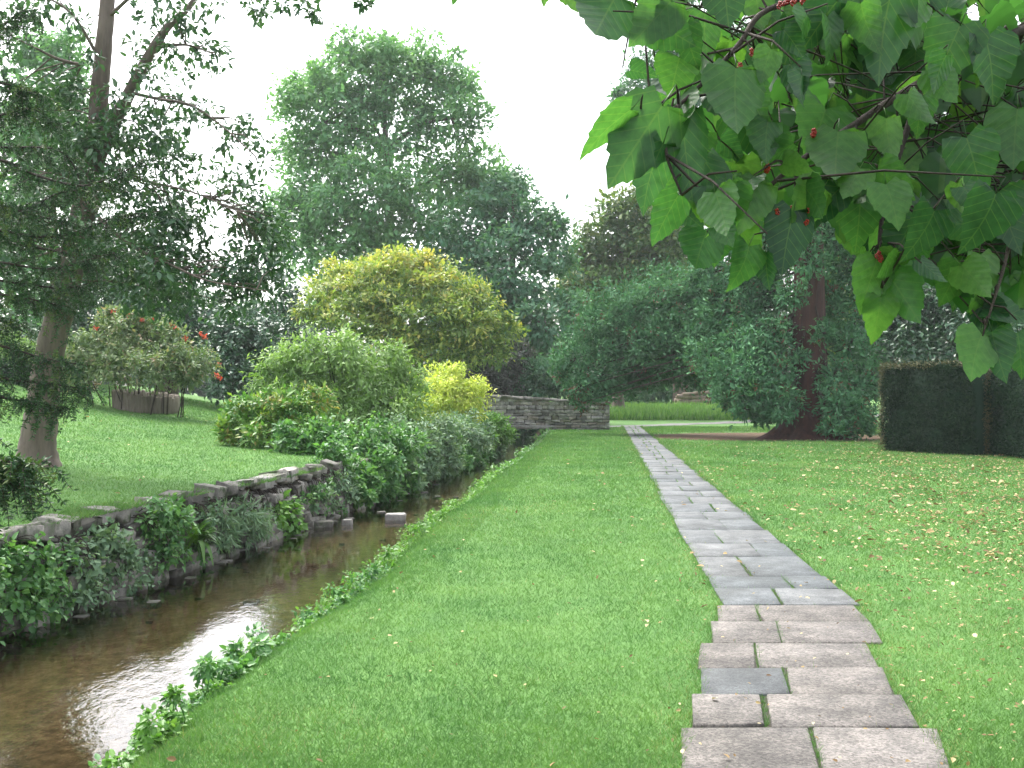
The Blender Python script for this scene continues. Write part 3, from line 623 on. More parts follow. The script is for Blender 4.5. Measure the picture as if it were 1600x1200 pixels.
shrub('bank_shrub', 'fresh green leafy shrub spilling onto the lawn below the mounded shrub', 480, 22, [(455, 690, 26, 22), (490, 690, 30, 21.8), (525, 685, 28, 22), (470, 710, 18, 21.5), (510, 712, 20, 21.4)], 'mid', .12, .07, .6, .2)
shrub('bank_shrub', 'tangle of nettles and leafy stems where the retaining wall disappears', 560, 21.5, [(555, 700, 32, 21.5), (590, 690, 34, 22), (560, 735, 26, 20.8), (600, 730, 30, 21.4), (625, 700, 32, 22.5), (580, 755, 18, 20.4), (535, 735, 20, 20)], 'mid', .11, .055, .6, .18, nst=20)
shrub('bank_shrub', 'grey-green bushy plant leaning over the water beyond the nettles', 660, 25, [(655, 690, 32, 25), (690, 680, 34, 27), (660, 720, 26, 24.5), (690, 710, 22, 26.5), (640, 735, 18, 24), (630, 680, 28, 25)], 'greygreen', .11, .045, .6, .2, nst=18)
shrub('bank_shrub', 'grey-leaved low shrub on the bank below the golden shrub', 730, 31, [(715, 680, 28, 31), (740, 690, 24, 31.5), (725, 665, 22, 32), (755, 680, 20, 33), (705, 705, 16, 29.5)], 'greygreen', .11, .045, .65, .2)
shrub('bank_shrub', 'rounded bright green bush hiding the bridge foot beside the golden shrub', 775, 36, [(770, 668, 24, 36), (788, 682, 14, 36), (750, 660, 20, 36), (760, 690, 14, 35)], 'fresh', .12, .05, .7, .2)
def bankrow(label, y0, y1, mat, L, W, n, cov=.42):
    lst = []
    for y_ in np.linspace(y0, y1, n):
        for off, zz, rr in ((.05, -.36, .22), (-.15, .0, .26), (-.4, .3, .25)):
            X = XL(y_) + off + R.normal() * .05; d_ = y_ + R.normal() * .15; lst.append((X / d_ * F + CX, HY - (zz + R.normal() * .07 - CAM_H) / d_ * F, rr * R.uniform(.8, 1.25) * F / d_, d_))
    ym = (y0 + y1) / 2
    shrub('bank_plants', label, 0, ym, lst, mat, L, W, cov, .15, cat='plant', jit=0, nst=10, sr=.008, base=(XL(ym) - .5, ym, float(HT(XL(ym) - .5, ym))), bottom=.9)
bankrow('leafy stems covering the stream edge just past the end of the stone wall', 19.6, 23, 'mid', .11, .06, 6)
bankrow('grey-green ferny growth hanging to the water under the bushy bank', 23.2, 28, 'greygreen', .12, .05, 8)
bankrow('dense mixed greenery over the bank below the golden shrub', 28.4, 35, 'mid', .13, .065, 9)
bankrow('grey undergrowth on the bank running up to the bridge', 35.5, 45.5, 'greygreen', .14, .07, 11)
shrub('smoke_shrub', 'dull grey-purple shrub between the maple and the bridge', 760, 52, [(750, 560, 34, 52), (780, 585, 30, 52), (730, 590, 30, 52), (800, 560, 28, 52), (770, 610, 25, 52)], 'greypurple', .16, .07, .7, .3)
shrub('waterside_bush', 'grey-green bush behind the bridge parapet', 830, 54, [(820, 580, 30, 54), (855, 590, 28, 54), (840, 610, 26, 54), (800, 605, 22, 54), (880, 600, 26, 54), (905, 610, 24, 54), (820, 640, 24, 54), (800, 660, 22, 54), (835, 665, 22, 54), (815, 685, 18, 54), (845, 685, 16, 54)], 'ashdark', .17, .08, .8, .3)  # lowest lobes added to block bright water reflections and darken the bridge opening
shrub('far_bush', 'dark leafy bush beyond the bridge end behind the tall grass', 1000, 80, [(960, 600, 24, 80), (1000, 595, 28, 80), (1040, 590, 30, 80), (1080, 590, 30, 82), (1120, 590, 30, 82), (980, 570, 30, 82), (1030, 560, 36, 84), (1150, 585, 30, 84), (945, 622, 18, 79), (975, 622, 18, 79), (1005, 620, 18, 79), (1035, 620, 18, 79), (1130, 620, 20, 80), (1160, 618, 20, 80), (1190, 616, 20, 80)], 'ashdark', .26, .13, .85, .5)

# --- the giant redwood
sb = np.array([SEQ[0], SEQ[1], float(HT(*SEQ)) - .05])
seq_l = [(930, 505, 46, 42), (900, 560, 38, 42), (975, 480, 48, 42.5), (1035, 450, 46, 43), (1060, 510, 48, 42), (995, 545, 48, 42), (935, 590, 36, 41.5), (905, 630, 10, 41), (903, 606, 17, 41), (1035, 572, 32, 42), (1000, 590, 20, 42), (882, 585, 18, 42), (950, 545, 40, 42), (1075, 565, 30, 41),
 (1130, 505, 46, 38.5), (1110, 560, 38, 37.5), (1160, 570, 46, 36.5), (1190, 615, 36, 36.2), (1140, 605, 30, 36.4), (1205, 535, 40, 37), (1095, 460, 44, 40), (1170, 455, 50, 38.5), (1215, 640, 24, 35.8), (1138, 618, 18, 37), (1165, 640, 18, 36), (1148, 632, 13, 37), (1190, 650, 15, 36), (965, 596, 24, 42), (925, 615, 18, 41.5), (1010, 575, 30, 42.5),
 (1305, 635, 34, 35.8), (1335, 600, 38, 37.5), (1325, 545, 42, 38), (1310, 490, 36, 39), (1330, 655, 28, 36), (1300, 668, 16, 35.2), (1345, 670, 16, 36.4), (1300, 590, 28, 36.6), (1225, 585, 22, 36.2),
 (1200, 390, 60, 39), (1330, 420, 60, 39.5), (1260, 330, 75, 40), (1150, 330, 60, 40), (1380, 330, 60, 40), (1262, 405, 34, 36.3), (1250, 355, 40, 36.2), (1275, 310, 45, 36.2), (1240, 462, 22, 36.4), (1285, 520, 18, 36.5), (1250, 560, 12, 36.5), (950, 610, 18, 42), (985, 607, 17, 42.5), (1020, 600, 18, 42.5), (1056, 590, 18, 42), (1092, 592, 18, 41), (1265, 200, 80, 39.5), (1265, 60, 70, 39), (1180, 220, 50, 39), (1350, 220, 50, 39), (1265, -80, 60, 38.5), (1265, -220, 45, 38)]
lo = plobes(seq_l, .15)
for c, r in list(lo):
    v_ = np.array([SEQ[0], SEQ[1], max(2.6, c[2] + 1.8)]); L_ = np.linalg.norm(c - v_)
    for f_ in np.arange(.82, 1.6 / max(L_, 1.7), -.9 / max(L_, 1)):
        q_ = v_ + (c - v_) * f_ + R.normal(size=3) * .2
        if abs(q_[0] - SEQ[0] * q_[1] / SEQ[1]) > 1.1 or q_[1] > SEQ[1]:
            if HY - (q_[2] - .7 - CAM_H) / q_[1] * F < 590 or c[2] < 1.6 and q_[0] > 8: lo.append((q_, R.uniform(.5, .8)))
so_ = empty('redwood_tree', sb, 'giant redwood with red-brown trunk and sweeping blue-green boughs to the ground', 'tree')
a = Acc(); tz = np.array([0, .25, .6, 1.2, 2.2, 4, 7, 12, 18, 22]); tr = np.array([1.75, 1.35, 1.0, .8, .66, .58, .5, .4, .2, .05])
th = np.linspace(0, 2 * np.pi, 28, endpoint=False); Vt = []
for z_, r_ in zip(tz, tr):
    flute = 1 + (.16 * np.exp(-z_ / 1.2) + .05) * np.sin(th * 6 + 1) + .05 * np.sin(th * 11 + z_ * .3)
    Vt.append(np.stack([sb[0] + r_ * flute * np.cos(th), sb[1] + r_ * flute * np.sin(th), np.full(28, sb[2] + z_)], 1))
Vt = np.vstack(Vt); i = np.arange(len(tz) - 1)[:, None] * 28; j = np.arange(28)[None]; j2 = (j + 1) % 28
q = np.stack([i + j, i + j2, i + 28 + j2, i + 28 + j], -1).reshape(-1, 4); a.add((Vt, np.vstack([q[:, [0, 1, 2]], q[:, [0, 2, 3]]])))
a.build('trunk', M['redbark'], so_)
V, Fc, rn, Cs = foliage(lo, .15, .06, .29, .40, core=1.2, up=.45, out=.7, rand=.7, droop=.1, flat=.8, tintlobe=.3)
lb = Acc(); tl = np.array([[sb[0], sb[1], z_] for z_ in np.arange(1.0, 21, .4)])
for c, r in lo[:len(seq_l)]:
    h = max(.9, c[2] + .05 * np.hypot(*(c[:2] - sb[:2]))); h = min(max(h + 1.6, 2.6), 20); s_ = np.array([sb[0], sb[1], h]); m_ = s_ * .45 + c * .55 + np.array([0, 0, .12])
    lb.add(tube(bez([s_, m_, c], 5), np.linspace(.055, .012, 11), 6, .05))
    for k in R.permutation(np.argsort(np.linalg.norm(Cs - c, axis=1))[:16])[:6]: lb.add(tube(np.array([c, (c + Cs[k]) / 2, Cs[k]]), [.03, .02, .01], 4))
lb.build('boughs', M['twig'], so_)['kind'] = 'stuff'
obj('crown', mesh_from('crown', rel(so_, V), Fc, rn), M['seq'], so_)
sel = Cs[R.permutation(len(Cs))[: 420]]; P = np.repeat(sel, 10, 0) + R.normal(size=(len(sel) * 10, 3)) * .12; n = len(P)
V, Fc, k = leaf_geo(P, sph(n) + np.array([0, 0, -.5]), sph(n), .2, .05, 'rhomb')
obj('dead_sprays', mesh_from('dead_sprays', rel(so_, V), Fc, np.repeat(R.random(n), k)), M['seqbrown'], so_)['kind'] = 'stuff'

# --- clipped hedge on the right: leaf-covered blocks
def hedge(name, label, A, B, thick, h, nl, dense=1.0):
    A = np.array(A, float); B = np.array(B, float); t = unit(B - A); nrm = np.array([t[1], -t[0]]); Ln = np.linalg.norm(B - A)
    if nrm[0] * A[0] + nrm[1] * A[1] > 0: nrm = -nrm      # faces the lawn
    o = empty(name, (A[0], A[1], 0), label, 'hedge', 'clipped yew hedge blocks'); c = Acc()
    ins = .12; p4 = [A + t * ins - nrm * ins, B - t * ins - nrm * ins, B - t * ins - nrm * (thick - ins), A + t * ins - nrm * (thick - ins)]
    Vb = np.array([(*p_, z_) for z_ in (-.05, h - ins) for p_ in p4])
    c.add((Vb, [(0, 1, 5), (0, 5, 4), (1, 2, 6), (1, 6, 5), (2, 3, 7), (2, 7, 6), (3, 0, 4), (3, 4, 7), (4, 5, 6), (4, 6, 7)])); c.build('hedge_core', M['hedge'], o, False)
    P, D = [], []
    for kind, n in (('front', nl), ('top', nl // 3), ('end', nl // 5)):
        u, v = R.random(n), R.random(n)
        if kind == 'front': b = A + t * (u * Ln)[:, None] if False else A[None] + t[None] * (u * Ln)[:, None]; p_ = np.column_stack([b, v * h]); dn = np.array([*nrm, .15])
        elif kind == 'top': b = A[None] + t[None] * (u * Ln)[:, None] - nrm[None] * (v * thick)[:, None]; p_ = np.column_stack([b, np.full(n, h)]); dn = np.array([0, 0, 1.])
        else: b = A[None] - nrm[None] * (u * thick)[:, None]; p_ = np.column_stack([b, v * h]); dn = np.array([*(-t), .15])
        lump = .07 * np.sin(p_[:, 0] * 4 + p_[:, 2] * 5) + .06 * np.sin(p_[:, 1] * 5.3 + p_[:, 2] * 3.1)
        p_ = p_ - dn[None] * (np.abs(R.normal(size=n)) * .06 - lump - (R.random(n) < .05) * R.random(n) * .13)[:, None]; P.append(p_); D.append(np.repeat(dn[None], n, 0))
    n0 = len(P[0]); P = np.vstack(P); D = np.vstack(D); n = len(P)
    V, Fc, k = leaf_geo(P, D * .5 + sph(n), D * .6 + sph(n) * .8, .085, .034, 'rhomb')
    obj('foliage', mesh_from('foliage', rel(o, V), Fc, np.repeat(R.random(n), k)), M['hedge'], o)
    # clipped edges with browner tips along the end corner and the top
    m = 2600; e = R.random(m); corner = np.where((R.random(m) < .55)[:, None], np.column_stack([np.repeat(A[None], m, 0), e * h]), np.column_stack([A[None] + t[None] * (e * Ln)[:, None], np.full(m, h)]))
    P = corner + R.normal(size=(m, 3)) * .05; ex = R.random(m) < .06; P[ex] += np.array([0, 0, .14]) * R.random(ex.sum())[:, None]; V, Fc, k = leaf_geo(P, sph(m), sph(m) + np.array([0, -.3, .6]), .06, .025, 'rhomb')
    obj('clipped_tips', mesh_from('clipped_tips', rel(o, V), Fc, np.repeat(R.random(m), k)), M['hedgebrown'], o)['kind'] = 'stuff'; return o
hedge('clipped_hedge', 'tall square-cut dark yew hedge block standing at the lawn edge beside the redwood', (10.55, 29.2), (12.0, 26.6), 1.6, 2.42, 15000)
hedge('clipped_hedge', 'dark yew hedge wall running on from the square-cut block', (12.5, 26.9), (13.6, 19.5), 1.5, 2.3, 17000)

# --- leaning broadleaf tree on the left lawn
tb = ground_at(58, 727); dT = tb[1]
def tp(x, y, dd=0): return px(x, y, dT + dd)
trk = bez([tb + np.array([0, 0, -.1]), tp(59, 700), tp(66, 640), tp(76, 560), tp(98, 470), tp(128, 345), tp(148, 245), tp(155, 150), tp(165, 40), tp(172, -60), tp(182, -260)], 6)
trr = np.interp(np.linspace(0, 1, len(trk)), [0, .05, .12, .3, .55, .62, .9, 1], [.40, .32, .27, .215, .19, .155, .10, .04])
lt = empty('leaning_tree', tb, 'grey-brown leaning tree with forked trunk and dark glossy leaves on the raised lawn', 'tree')
a = Acc(); a.add(tube(trk, trr, 14, .03))
f2 = bez([tp(146, 262), tp(170, 205, -.1), tp(200, 150, -.2), tp(228, 95, -.3), tp(262, 42, -.3), tp(300, 5, -.3), tp(345, -70, -.3)], 5); a.add(tube(f2, np.linspace(.13, .03, len(f2)), 9, .03))
brs = [[(128, 102, 0), (90, 92, -.4), (50, 72, -.8), (0, 48, -1)], [(205, 145, -.2), (250, 155, -.5), (300, 165, -.8), (350, 200, -1), (400, 245, -1.2)], [(240, 75, -.3), (290, 70, -.6), (335, 85, -.9)],
       [(150, 250, 0), (220, 280, -.6), (300, 300, -1), (370, 330, -1.2)], [(135, 320, 0), (200, 380, -.8), (280, 420, -1.2), (330, 440, -1.4), (420, 455, -1.5)], [(140, 290, 0), (80, 270, -.6), (20, 290, -1)], [(120, 380, 0), (60, 400, -.5), (0, 420, -1)], [(165, 30, 0), (230, -20, -.4), (330, -30, -.8), (460, -15, -1.2)], [(160, 100, 0), (110, 20, -.4), (40, -20, -.8)], [(105, 440, 0), (180, 440, .6), (260, 460, 1)], [(150, 200, 0), (210, 230, .5), (280, 240, 1)]]
brl = []
for b_ in brs:
    l_ = bez([tp(*q_) for q_ in b_], 5); a.add(tube(l_, np.linspace(.032, .007, len(l_)), 6, .04)); brl.append(l_)
lob = []
def spray(x, y, r, dd=0, n=1): lob.append((tp(x, y, dd), r * dT / F))
for x, y, r in [(245, 95, 24), (285, 70, 26), (325, 80, 20), (345, 95, 16), (215, 110, 20), (300, 110, 16), (250, 135, 20), (215, 70, 14), (290, 30, 22), (330, 10, 18), (260, 5, 20), (225, 20, 16), (395, 5, 14), (410, 20, 11), (480, 8, 14), (490, 22, 9), (440, 3, 10), (565, 3, 9),
                (340, 190, 18), (370, 200, 18), (400, 225, 16), (320, 175, 16), (405, 260, 16), (355, 225, 14), (290, 160, 14), (385, 195, 12), (300, 185, 12),
                (345, 270, 18), (310, 265, 20), (375, 285, 18), (330, 300, 18), (400, 300, 14), (280, 290, 24), (360, 320, 18), (260, 250, 24), (240, 210, 26), (205, 190, 24), (180, 150, 20), (270, 205, 16), (235, 165, 18),
                (120, 30, 14), (128, 60, 14), (140, 90, 12), (30, 20, 26), (70, 10, 20), (10, 50, 24), (40, 60, 18), (0, 90, 24), (90, 2, 16)]: spray(x, y, r, R.normal() * .5 - .3)
for _ in range(52): spray(R.uniform(-10, 290), R.uniform(190, 460), R.uniform(22, 34), R.normal() * .6)
for _ in range(46): spray(R.uniform(200, 440), R.uniform(325, 480), R.uniform(20, 30), R.normal() * .6)
for _ in range(10): spray(R.uniform(-20, 130), R.uniform(110, 220), R.uniform(20, 30), R.normal() * .6)
V, Fc, rn, Cs = foliage(lob, .10, .052, .36, .17, 'hex', bottom=.9, back=.6, up=.8, core=0, fringe=False)
allb = np.vstack([trk[20:], f2] + brl)
for c, r in lob:
    k = np.argmin(np.linalg.norm(allb - c, axis=1)); a.add(tube(np.array([allb[k], (allb[k] + c) / 2 + np.array([0, 0, .06]), c]), [.014, .011, .005], 4))
a.build('trunk', M['bark'], lt); obj('crown', mesh_from('crown', rel(lt, V), Fc, rn), M['t1leaf'], lt)

# --- yew reaching in from the left, its sprays hang in front of the trunk
def yew(name, label, root, boughs, d, needles=True, dens=1.0):
    o = empty(name, root, label, 'tree'); a = Acc(); Ps, As, Ns, Rs = [], [], [], []
    zt = max(px(q_[0], q_[1], d)[2] for b_ in boughs for q_ in b_); rt = np.array(root)
    a.add(tube(bez([rt, rt + [0.05, 0, 1.5], rt + [.1, 0, max(zt + .5, 3) - rt[2]]], 6), np.linspace(.28, .10, 13), 10, .04))
    for b_ in boughs:
        P = [px(q_[0], q_[1], d + (q_[2] if len(q_) > 2 else 0)) for q_ in b_]; st = np.array([rt[0] + .1, rt[1], max(P[0][2] - .4, rt[2] + .5)])
        l_ = bez([st] + P, 7); a.add(tube(l_, np.linspace(.028, .005, len(l_)), 5, .03)); seg = np.linalg.norm(np.diff(l_, axis=0), axis=1).sum()
        for k in range(int(seg * 26 * dens)):
            u = R.uniform(.18, 1); p0 = l_[int(u * (len(l_) - 1))] + R.normal(size=3) * .02; ln = R.uniform(.12, .42)
            dr = unit(np.array([R.normal() * .7 + .25, R.normal() * .8, R.uniform(-1.3, .2)])); p1 = p0 + dr * ln * .6; p2 = p1 + unit(dr + np.array([0, 0, -.9])) * ln * .5
            sp = bez([p0, p1, p2], 6); a.add(tube(sp[::4], np.linspace(.004, .002, len(sp[::4])), 3)); m = int(46 * ln / .3)
            ii = R.integers(0, len(sp), m); pp = sp[ii] + R.normal(size=(m, 3)) * .004; tg = unit(np.gradient(sp, axis=0))[ii]; sd_ = unit(np.cross(tg, sph(m)))
            Ps.append(pp); As.append(sd_ + tg * .5); Ns.append(sph(m) + np.array([0, 0, .8])); young = R.random() < .14
            Rs.append(np.clip((.7 if young else .18) + (ii / len(sp)) * .2 + R.normal(size=m) * .12, 0, 1))
    P = np.vstack(Ps); n = len(P); V, Fc, k = leaf_geo(P, np.vstack(As), np.vstack(Ns), .046 * R.lognormal(0, .2, n), .017, 'rhomb')
    a.build('trunk', M['twig'], o); obj('crown', mesh_from('crown', rel(o, V), Fc, np.repeat(np.concatenate(Rs), k)), M['yew'], o); return o
yr = np.array([-8.6, 12.5, float(HT(-8.6, 12.5)) - .05])
yew('yew_tree', 'dark yew whose drooping sprays hang before the leaning trunk', yr, [
  [(-100, 240), (0, 250), (60, 275), (130, 290), (190, 270), (225, 250)], [(-100, 280), (0, 320), (70, 340), (120, 350)], [(-100, 340), (0, 360), (90, 370), (180, 340), (250, 330)], [(-100, 400), (0, 410), (80, 420), (160, 400)],
  [(-100, 450), (0, 460), (60, 470), (110, 480)], [(-100, 520), (0, 540), (70, 560), (130, 570)], [(-100, 560), (0, 590), (80, 600), (150, 610)], [(-100, 590), (0, 620), (60, 630), (110, 640)], [(-100, 200), (0, 180), (50, 170), (90, 200)],
  [(-100, 120), (0, 130), (40, 140), (70, 150)], [(-100, 60), (0, 40), (30, 20), (60, 15)], [(-100, 220, .8), (0, 230, .8), (100, 240, .8), (140, 330, .8)], [(-100, 300, .8), (20, 330, .8), (100, 300, .8), (200, 300, .8)], [(-100, 360, .8), (20, 380, .8), (140, 400, .8), (200, 390, .8)], [(-100, 420, .6), (10, 440, .6), (100, 450, .6), (150, 440, .6)], [(-100, 480, .6), (0, 500, .6), (40, 520, .6)]], 12.2, dens=.9)
yr2 = np.array([-5.2, 6.6, float(HT(-5.2, 6.6)) - .05])
yew('young_yew', 'small yew at the stream wall with one short drooping tip in view', yr2, [[(-120, 700), (-40, 705), (0, 715), (25, 725), (42, 735)], [(-100, 730), (-30, 735), (0, 740), (14, 745)]], 7.2, dens=1.5)

# ------------------------------------------------------------------ waterside plants
def wallplant(name, label, lst, mat, L, W, cov, cr, **kw):
    lo = [(px(x + R.normal() * 4, y + R.normal() * 4, d), r * 1.12 * d / F) for x, y, r, d in lst]; c = lo[len(lo) // 2][0]; base = np.array([XL(c[1]) - .12, c[1], max(.1, min(c[2], .28))])
    o = empty(name, base, label, 'plant', kw.pop('group', 'plants growing on the retaining wall')); V, Fc, rn, Cs = foliage(lo, L, W, cov, cr, back=.7, bottom=.9, shape=kw.pop('shape', 'hex'), fringe=False, **kw); a = Acc()
    for k in R.permutation(len(Cs))[:60]:
        p_ = Cs[k]; s_ = np.array([XL(p_[1]) - .22, p_[1] + R.normal() * .05, .2 if p_[2] > -.2 else p_[2] + .15]); a.add(tube(bez([s_, (s_ + p_) / 2 + np.array([.06, 0, .06]), p_], 3), np.linspace(.006, .003, 7), 4))
    a.build('stems', M['twig'], o)['kind'] = 'stuff'; obj('foliage', mesh_from('foliage', rel(o, V), Fc, rn), M[mat], o); return o
def wd(x, off=0.): # distance of the wall face under photo column x
    return (5.98 - off) / ((CX - x) / F + .15)
wallplant('hanging_plant', 'dense leafy green plant smothering the retaining wall beside the young yew', [(x, y, r, wd(x)) for x, y, r in ((5, 870, 28), (25, 910, 32), (0, 940, 32), (45, 870, 26), (60, 915, 32), (30, 955, 28), (80, 880, 28), (-25, 900, 34), (-50, 940, 34), (-45, 880, 30), (0, 985, 22), (70, 950, 24), (50, 985, 20), (20, 1005, 16), (-40, 990, 26), (95, 925, 22))], 'mid', .058, .04, .36, .10)
wallplant('hanging_plant', 'mixed trailing greenery with brown stems down the middle of the wall', [(x, y, r, wd(x)) for x, y, r in ((110, 860, 22), (125, 895, 26), (100, 930, 24), (150, 850, 22), (165, 890, 20), (180, 850, 20), (195, 870, 24), (210, 900, 20), (160, 840, 18), (120, 925, 22), (145, 925, 20), (175, 915, 18), (200, 920, 16), (225, 885, 18), (230, 910, 12), (85, 945, 16), (130, 955, 12))], 'greygreen', .055, .034, .34, .10)
wallplant('hanging_plant', 'dark bushy plant growing from the wall top beside the strap-leaved fern', [(x, y, r, wd(x)) for x, y, r in ((245, 800, 22), (262, 815, 24), (250, 840, 22), (275, 795, 16), (235, 825, 18), (285, 815, 18), (250, 870, 16), (275, 865, 14), (270, 885, 10), (310, 870, 12))], 'mid', .06, .036, .34, .10)
wallplant('lavender_clump', 'soft grey-green needle-leaved clump hanging over the wall', [(x, y, r, wd(x)) for x, y, r in ((350, 810, 22), (375, 805, 24), (395, 820, 22), (360, 835, 20), (385, 840, 18), (345, 830, 18), (405, 800, 14))], 'greygreen', .10, .013, .42, .11, shape='rhomb', up=.2, rand=1.0, droop=.5)
wallplant('hanging_plant', 'small broad-leaved plant low on the wall beyond the soft grey clump', [(x, y, r, wd(x)) for x, y, r in ((432, 800, 14), (445, 815, 15), (455, 800, 12), (440, 785, 12), (465, 812, 10))], 'fresh', .085, .06, .4, .09)
wallplant('hanging_plant', 'dry twiggy tuft with few leaves on the bare stretch of wall', [(x, y, r, wd(x)) for x, y, r in ((500, 770, 14), (525, 760, 16), (515, 785, 12), (540, 775, 14), (490, 790, 10), (545, 750, 14))], 'greygreen', .06, .03, .22, .09)
wallplant('hanging_plant', 'pale trailing creeper flopping over the wall top between fern and grey clump', [(x, y, r, wd(x)) for x, y, r in ((318, 800, 14), (332, 790, 12), (325, 820, 14), (340, 850, 10), (312, 842, 12), (420, 790, 11), (415, 830, 10))], 'greygreen', .05, .03, .34, .09)
wallplant('hanging_plant', 'low mossy cushion plants dotted along the bare rubble wall face', [(x, y, r, wd(x)) for x, y, r in ((478, 775, 11), (465, 790, 9), (492, 765, 10), (515, 748, 9), (530, 790, 9), (505, 795, 8), (548, 765, 10))], 'mid', .05, .034, .34, .08)
# strap-leaved fern: each leaf its own piece
def strap_mesh(L, W, curl):
    n = 8; t = np.linspace(0, 1, n); w_ = W * np.sin(np.pi * np.clip(t * .86 + .10, 0, 1)) ** .7 * .5
    x = L * (t - .08 * t * t); z = L * (.75 * t - curl * t * t); V = []; 
    for k in range(n): V += [(x[k] * .7, -w_[k], z[k] + w_[k] * .25), (x[k] * .7, 0, z[k]), (x[k] * .7, w_[k], z[k] + w_[k] * .25)]
    Fq = []
    for k in range(n - 1):
        b = k * 3; Fq += [(b, b + 1, b + 4, b + 3), (b + 1, b + 2, b + 5, b + 4)]
    return mesh_from('leaf', V, Fq, np.full(len(V), .5), True)
M['strap'] = leafmat('strap_leaf', [(.05, .13, .025), (.08, .19, .035), (.12, .25, .05)], .32, .35, .5, (1.1, 1.2, .5), True)
M['dock'] = leafmat('dock_leaf', [(.06, .16, .03), (.10, .23, .05), (.14, .28, .07)], .35, .4, .5, (1.1, 1.2, .5), True)
fc = px(300, 848, wd(300)); fc[0] += .05
fo = empty('strap_leaved_fern', fc, 'bright green strap-leaved fern arching from the wall face', 'fern')
sm = [strap_mesh(.5, .06, c_) for c_ in (.5, .8, 1.15)]
for m_ in sm: m_.materials.append(M['strap'])
for k in range(34):
    o = obj('leaf', sm[R.integers(3)], None, fo, R.normal(size=3) * np.array([.05, .10, .03])); o.rotation_euler = (R.normal() * .15, R.uniform(-.5, .25), R.uniform(-1.9, 1.3)); s = R.uniform(.6, 1.15); o.scale = (s, s, s)
# right bank weeds
def weed(label, lst, mat, L, W, cov, cr, **kw):
    lo = []
    for x, y, r, d in lst:
        for q_ in range(6):          # low on the slope, a few taller sprigs
            rr = r * R.uniform(.3, .85) * d / F; d2 = d + R.normal() * .8 * r * d / F * 3; X = XR(d2) + R.uniform(-.14, .5) ** 1; lo.append((np.array([X, d2, max(float(HT(X, d2)), WATER) + rr * .55 + (R.uniform(.05, .2) if R.random() < .3 else 0)]), rr))
    c = np.mean([q_[0] for q_ in lo], 0)
    o = empty('bank_weeds', (c[0], c[1], float(HT(c[0], c[1]))), label, 'plant', 'weeds along the lawn-side stream bank'); V, Fc, rn, Cs = foliage(lo, L * .64, W * .64, cov * .34, cr, shape='hex', back=.7, bottom=.8, up=1.0, core=.15, fringe=False, **kw); a = Acc()
    for k in R.permutation(len(Cs))[:50]:
        p_ = Cs[k]; s_ = np.array([p_[0] + R.normal() * .05, p_[1] + R.normal() * .05, 0]); s_[2] = float(HT(s_[0], s_[1])) - .02
        if s_[2] < WATER - .08: s_[0] = XR(s_[1]) + .1; s_[2] = float(HT(s_[0], s_[1])) - .02
        a.add(tube(bez([s_, (s_ + p_) / 2 + R.normal(size=3) * .02, p_], 3), np.linspace(.005, .002, 7), 4))
    a.build('stems', M['strap'], o)['kind'] = 'stuff'; obj('foliage', mesh_from('foliage', rel(o, V), Fc, rn), M[mat], o); return o
def bd(x, z=-.35, off=.35):   # distance where photo column x meets the right bank slope (off metres from the water)
    d = np.arange(5, 46, .02); return float(d[np.argmin(np.abs((x - CX) / F * d - (XR(d) + off)))])
weed('tall leafy weeds leaning out over the stream where it narrows', [(x, y, r, bd(x)) for x, y, r in ((515, 890, 17), (535, 900, 19), (520, 920, 16), (550, 885, 14), (555, 915, 18), (575, 880, 14), (505, 935, 12), (540, 935, 14), (590, 895, 14))], 'mid', .055, .034, .34, .09)
weed('low pale-flowered cress along the bank beyond the tall weeds', [(x, y, r, bd(x)) for x, y, r in ((615, 865, 14), (640, 850, 14), (665, 838, 13), (690, 822, 12), (600, 880, 12), (710, 808, 10), (650, 862, 10))], 'fresh', .06, .04, .34, .09)
weed('short cress patch on the bank opposite the squared stone', [(x, y, r, bd(x)) for x, y, r in ((765, 765, 9), (780, 752, 10), (795, 742, 9), (770, 775, 7))], 'fresh', .07, .05, .4, .1)
weed('thick green bank growth near the bridge opening', [(x, y, r, bd(x, off=.8)) for x, y, r in ((815, 720, 11), (830, 710, 12), (845, 698, 12), (862, 688, 12), (880, 680, 9), (838, 722, 9), (820, 735, 8), (865, 700, 8))], 'mid', .10, .055, .55, .14)
weed('ragged leafy weeds beside the bright sky reflection', [(x, y, r, bd(x)) for x, y, r in ((310, 1048, 18), (335, 1060, 20), (365, 1035, 18), (390, 1022, 14), (350, 1075, 18), (295, 1075, 14), (320, 1095, 16), (380, 1050, 14))], 'mid', .06, .04, .26, .09)
weed('small weed tuft at the waterline below the tall leafy weeds', [(x, y, r, bd(x)) for x, y, r in ((425, 992, 14), (445, 985, 14), (465, 975, 12), (410, 1005, 12), (440, 1000, 10))], 'mid', .05, .03, .3, .08)
weed('mixed seedlings and dead stems beside the dock plant', [(x, y, r, bd(x, off=.45)) for x, y, r in ((215, 1135, 20), (240, 1125, 18), (190, 1150, 18), (265, 1110, 16), (225, 1165, 18), (170, 1175, 18), (200, 1185, 16))], 'fresh', .055, .035, .22, .09)
weed('thin continuous fringe of fine seedlings and grasses at the lawn-side water edge', [(0, 0, 24 * 9 / d_, d_) for d_ in np.arange(6, 27, .55)], 'fresh', .05, .028, .26, .08)
dd_ = bd(158, off=.12); dp = np.array([XR(dd_) + .12, dd_, 0.]); dp[2] = float(HT(dp[0], dp[1])) - .02
dk = empty('dock_plant', dp, 'broad-leaved dock plant at the water edge with upright fresh leaves', 'plant')
dm = [strap_mesh(.26, .11, c_) for c_ in (.2, .6, .9)]
for m_ in dm: m_.materials.append(M['dock'])
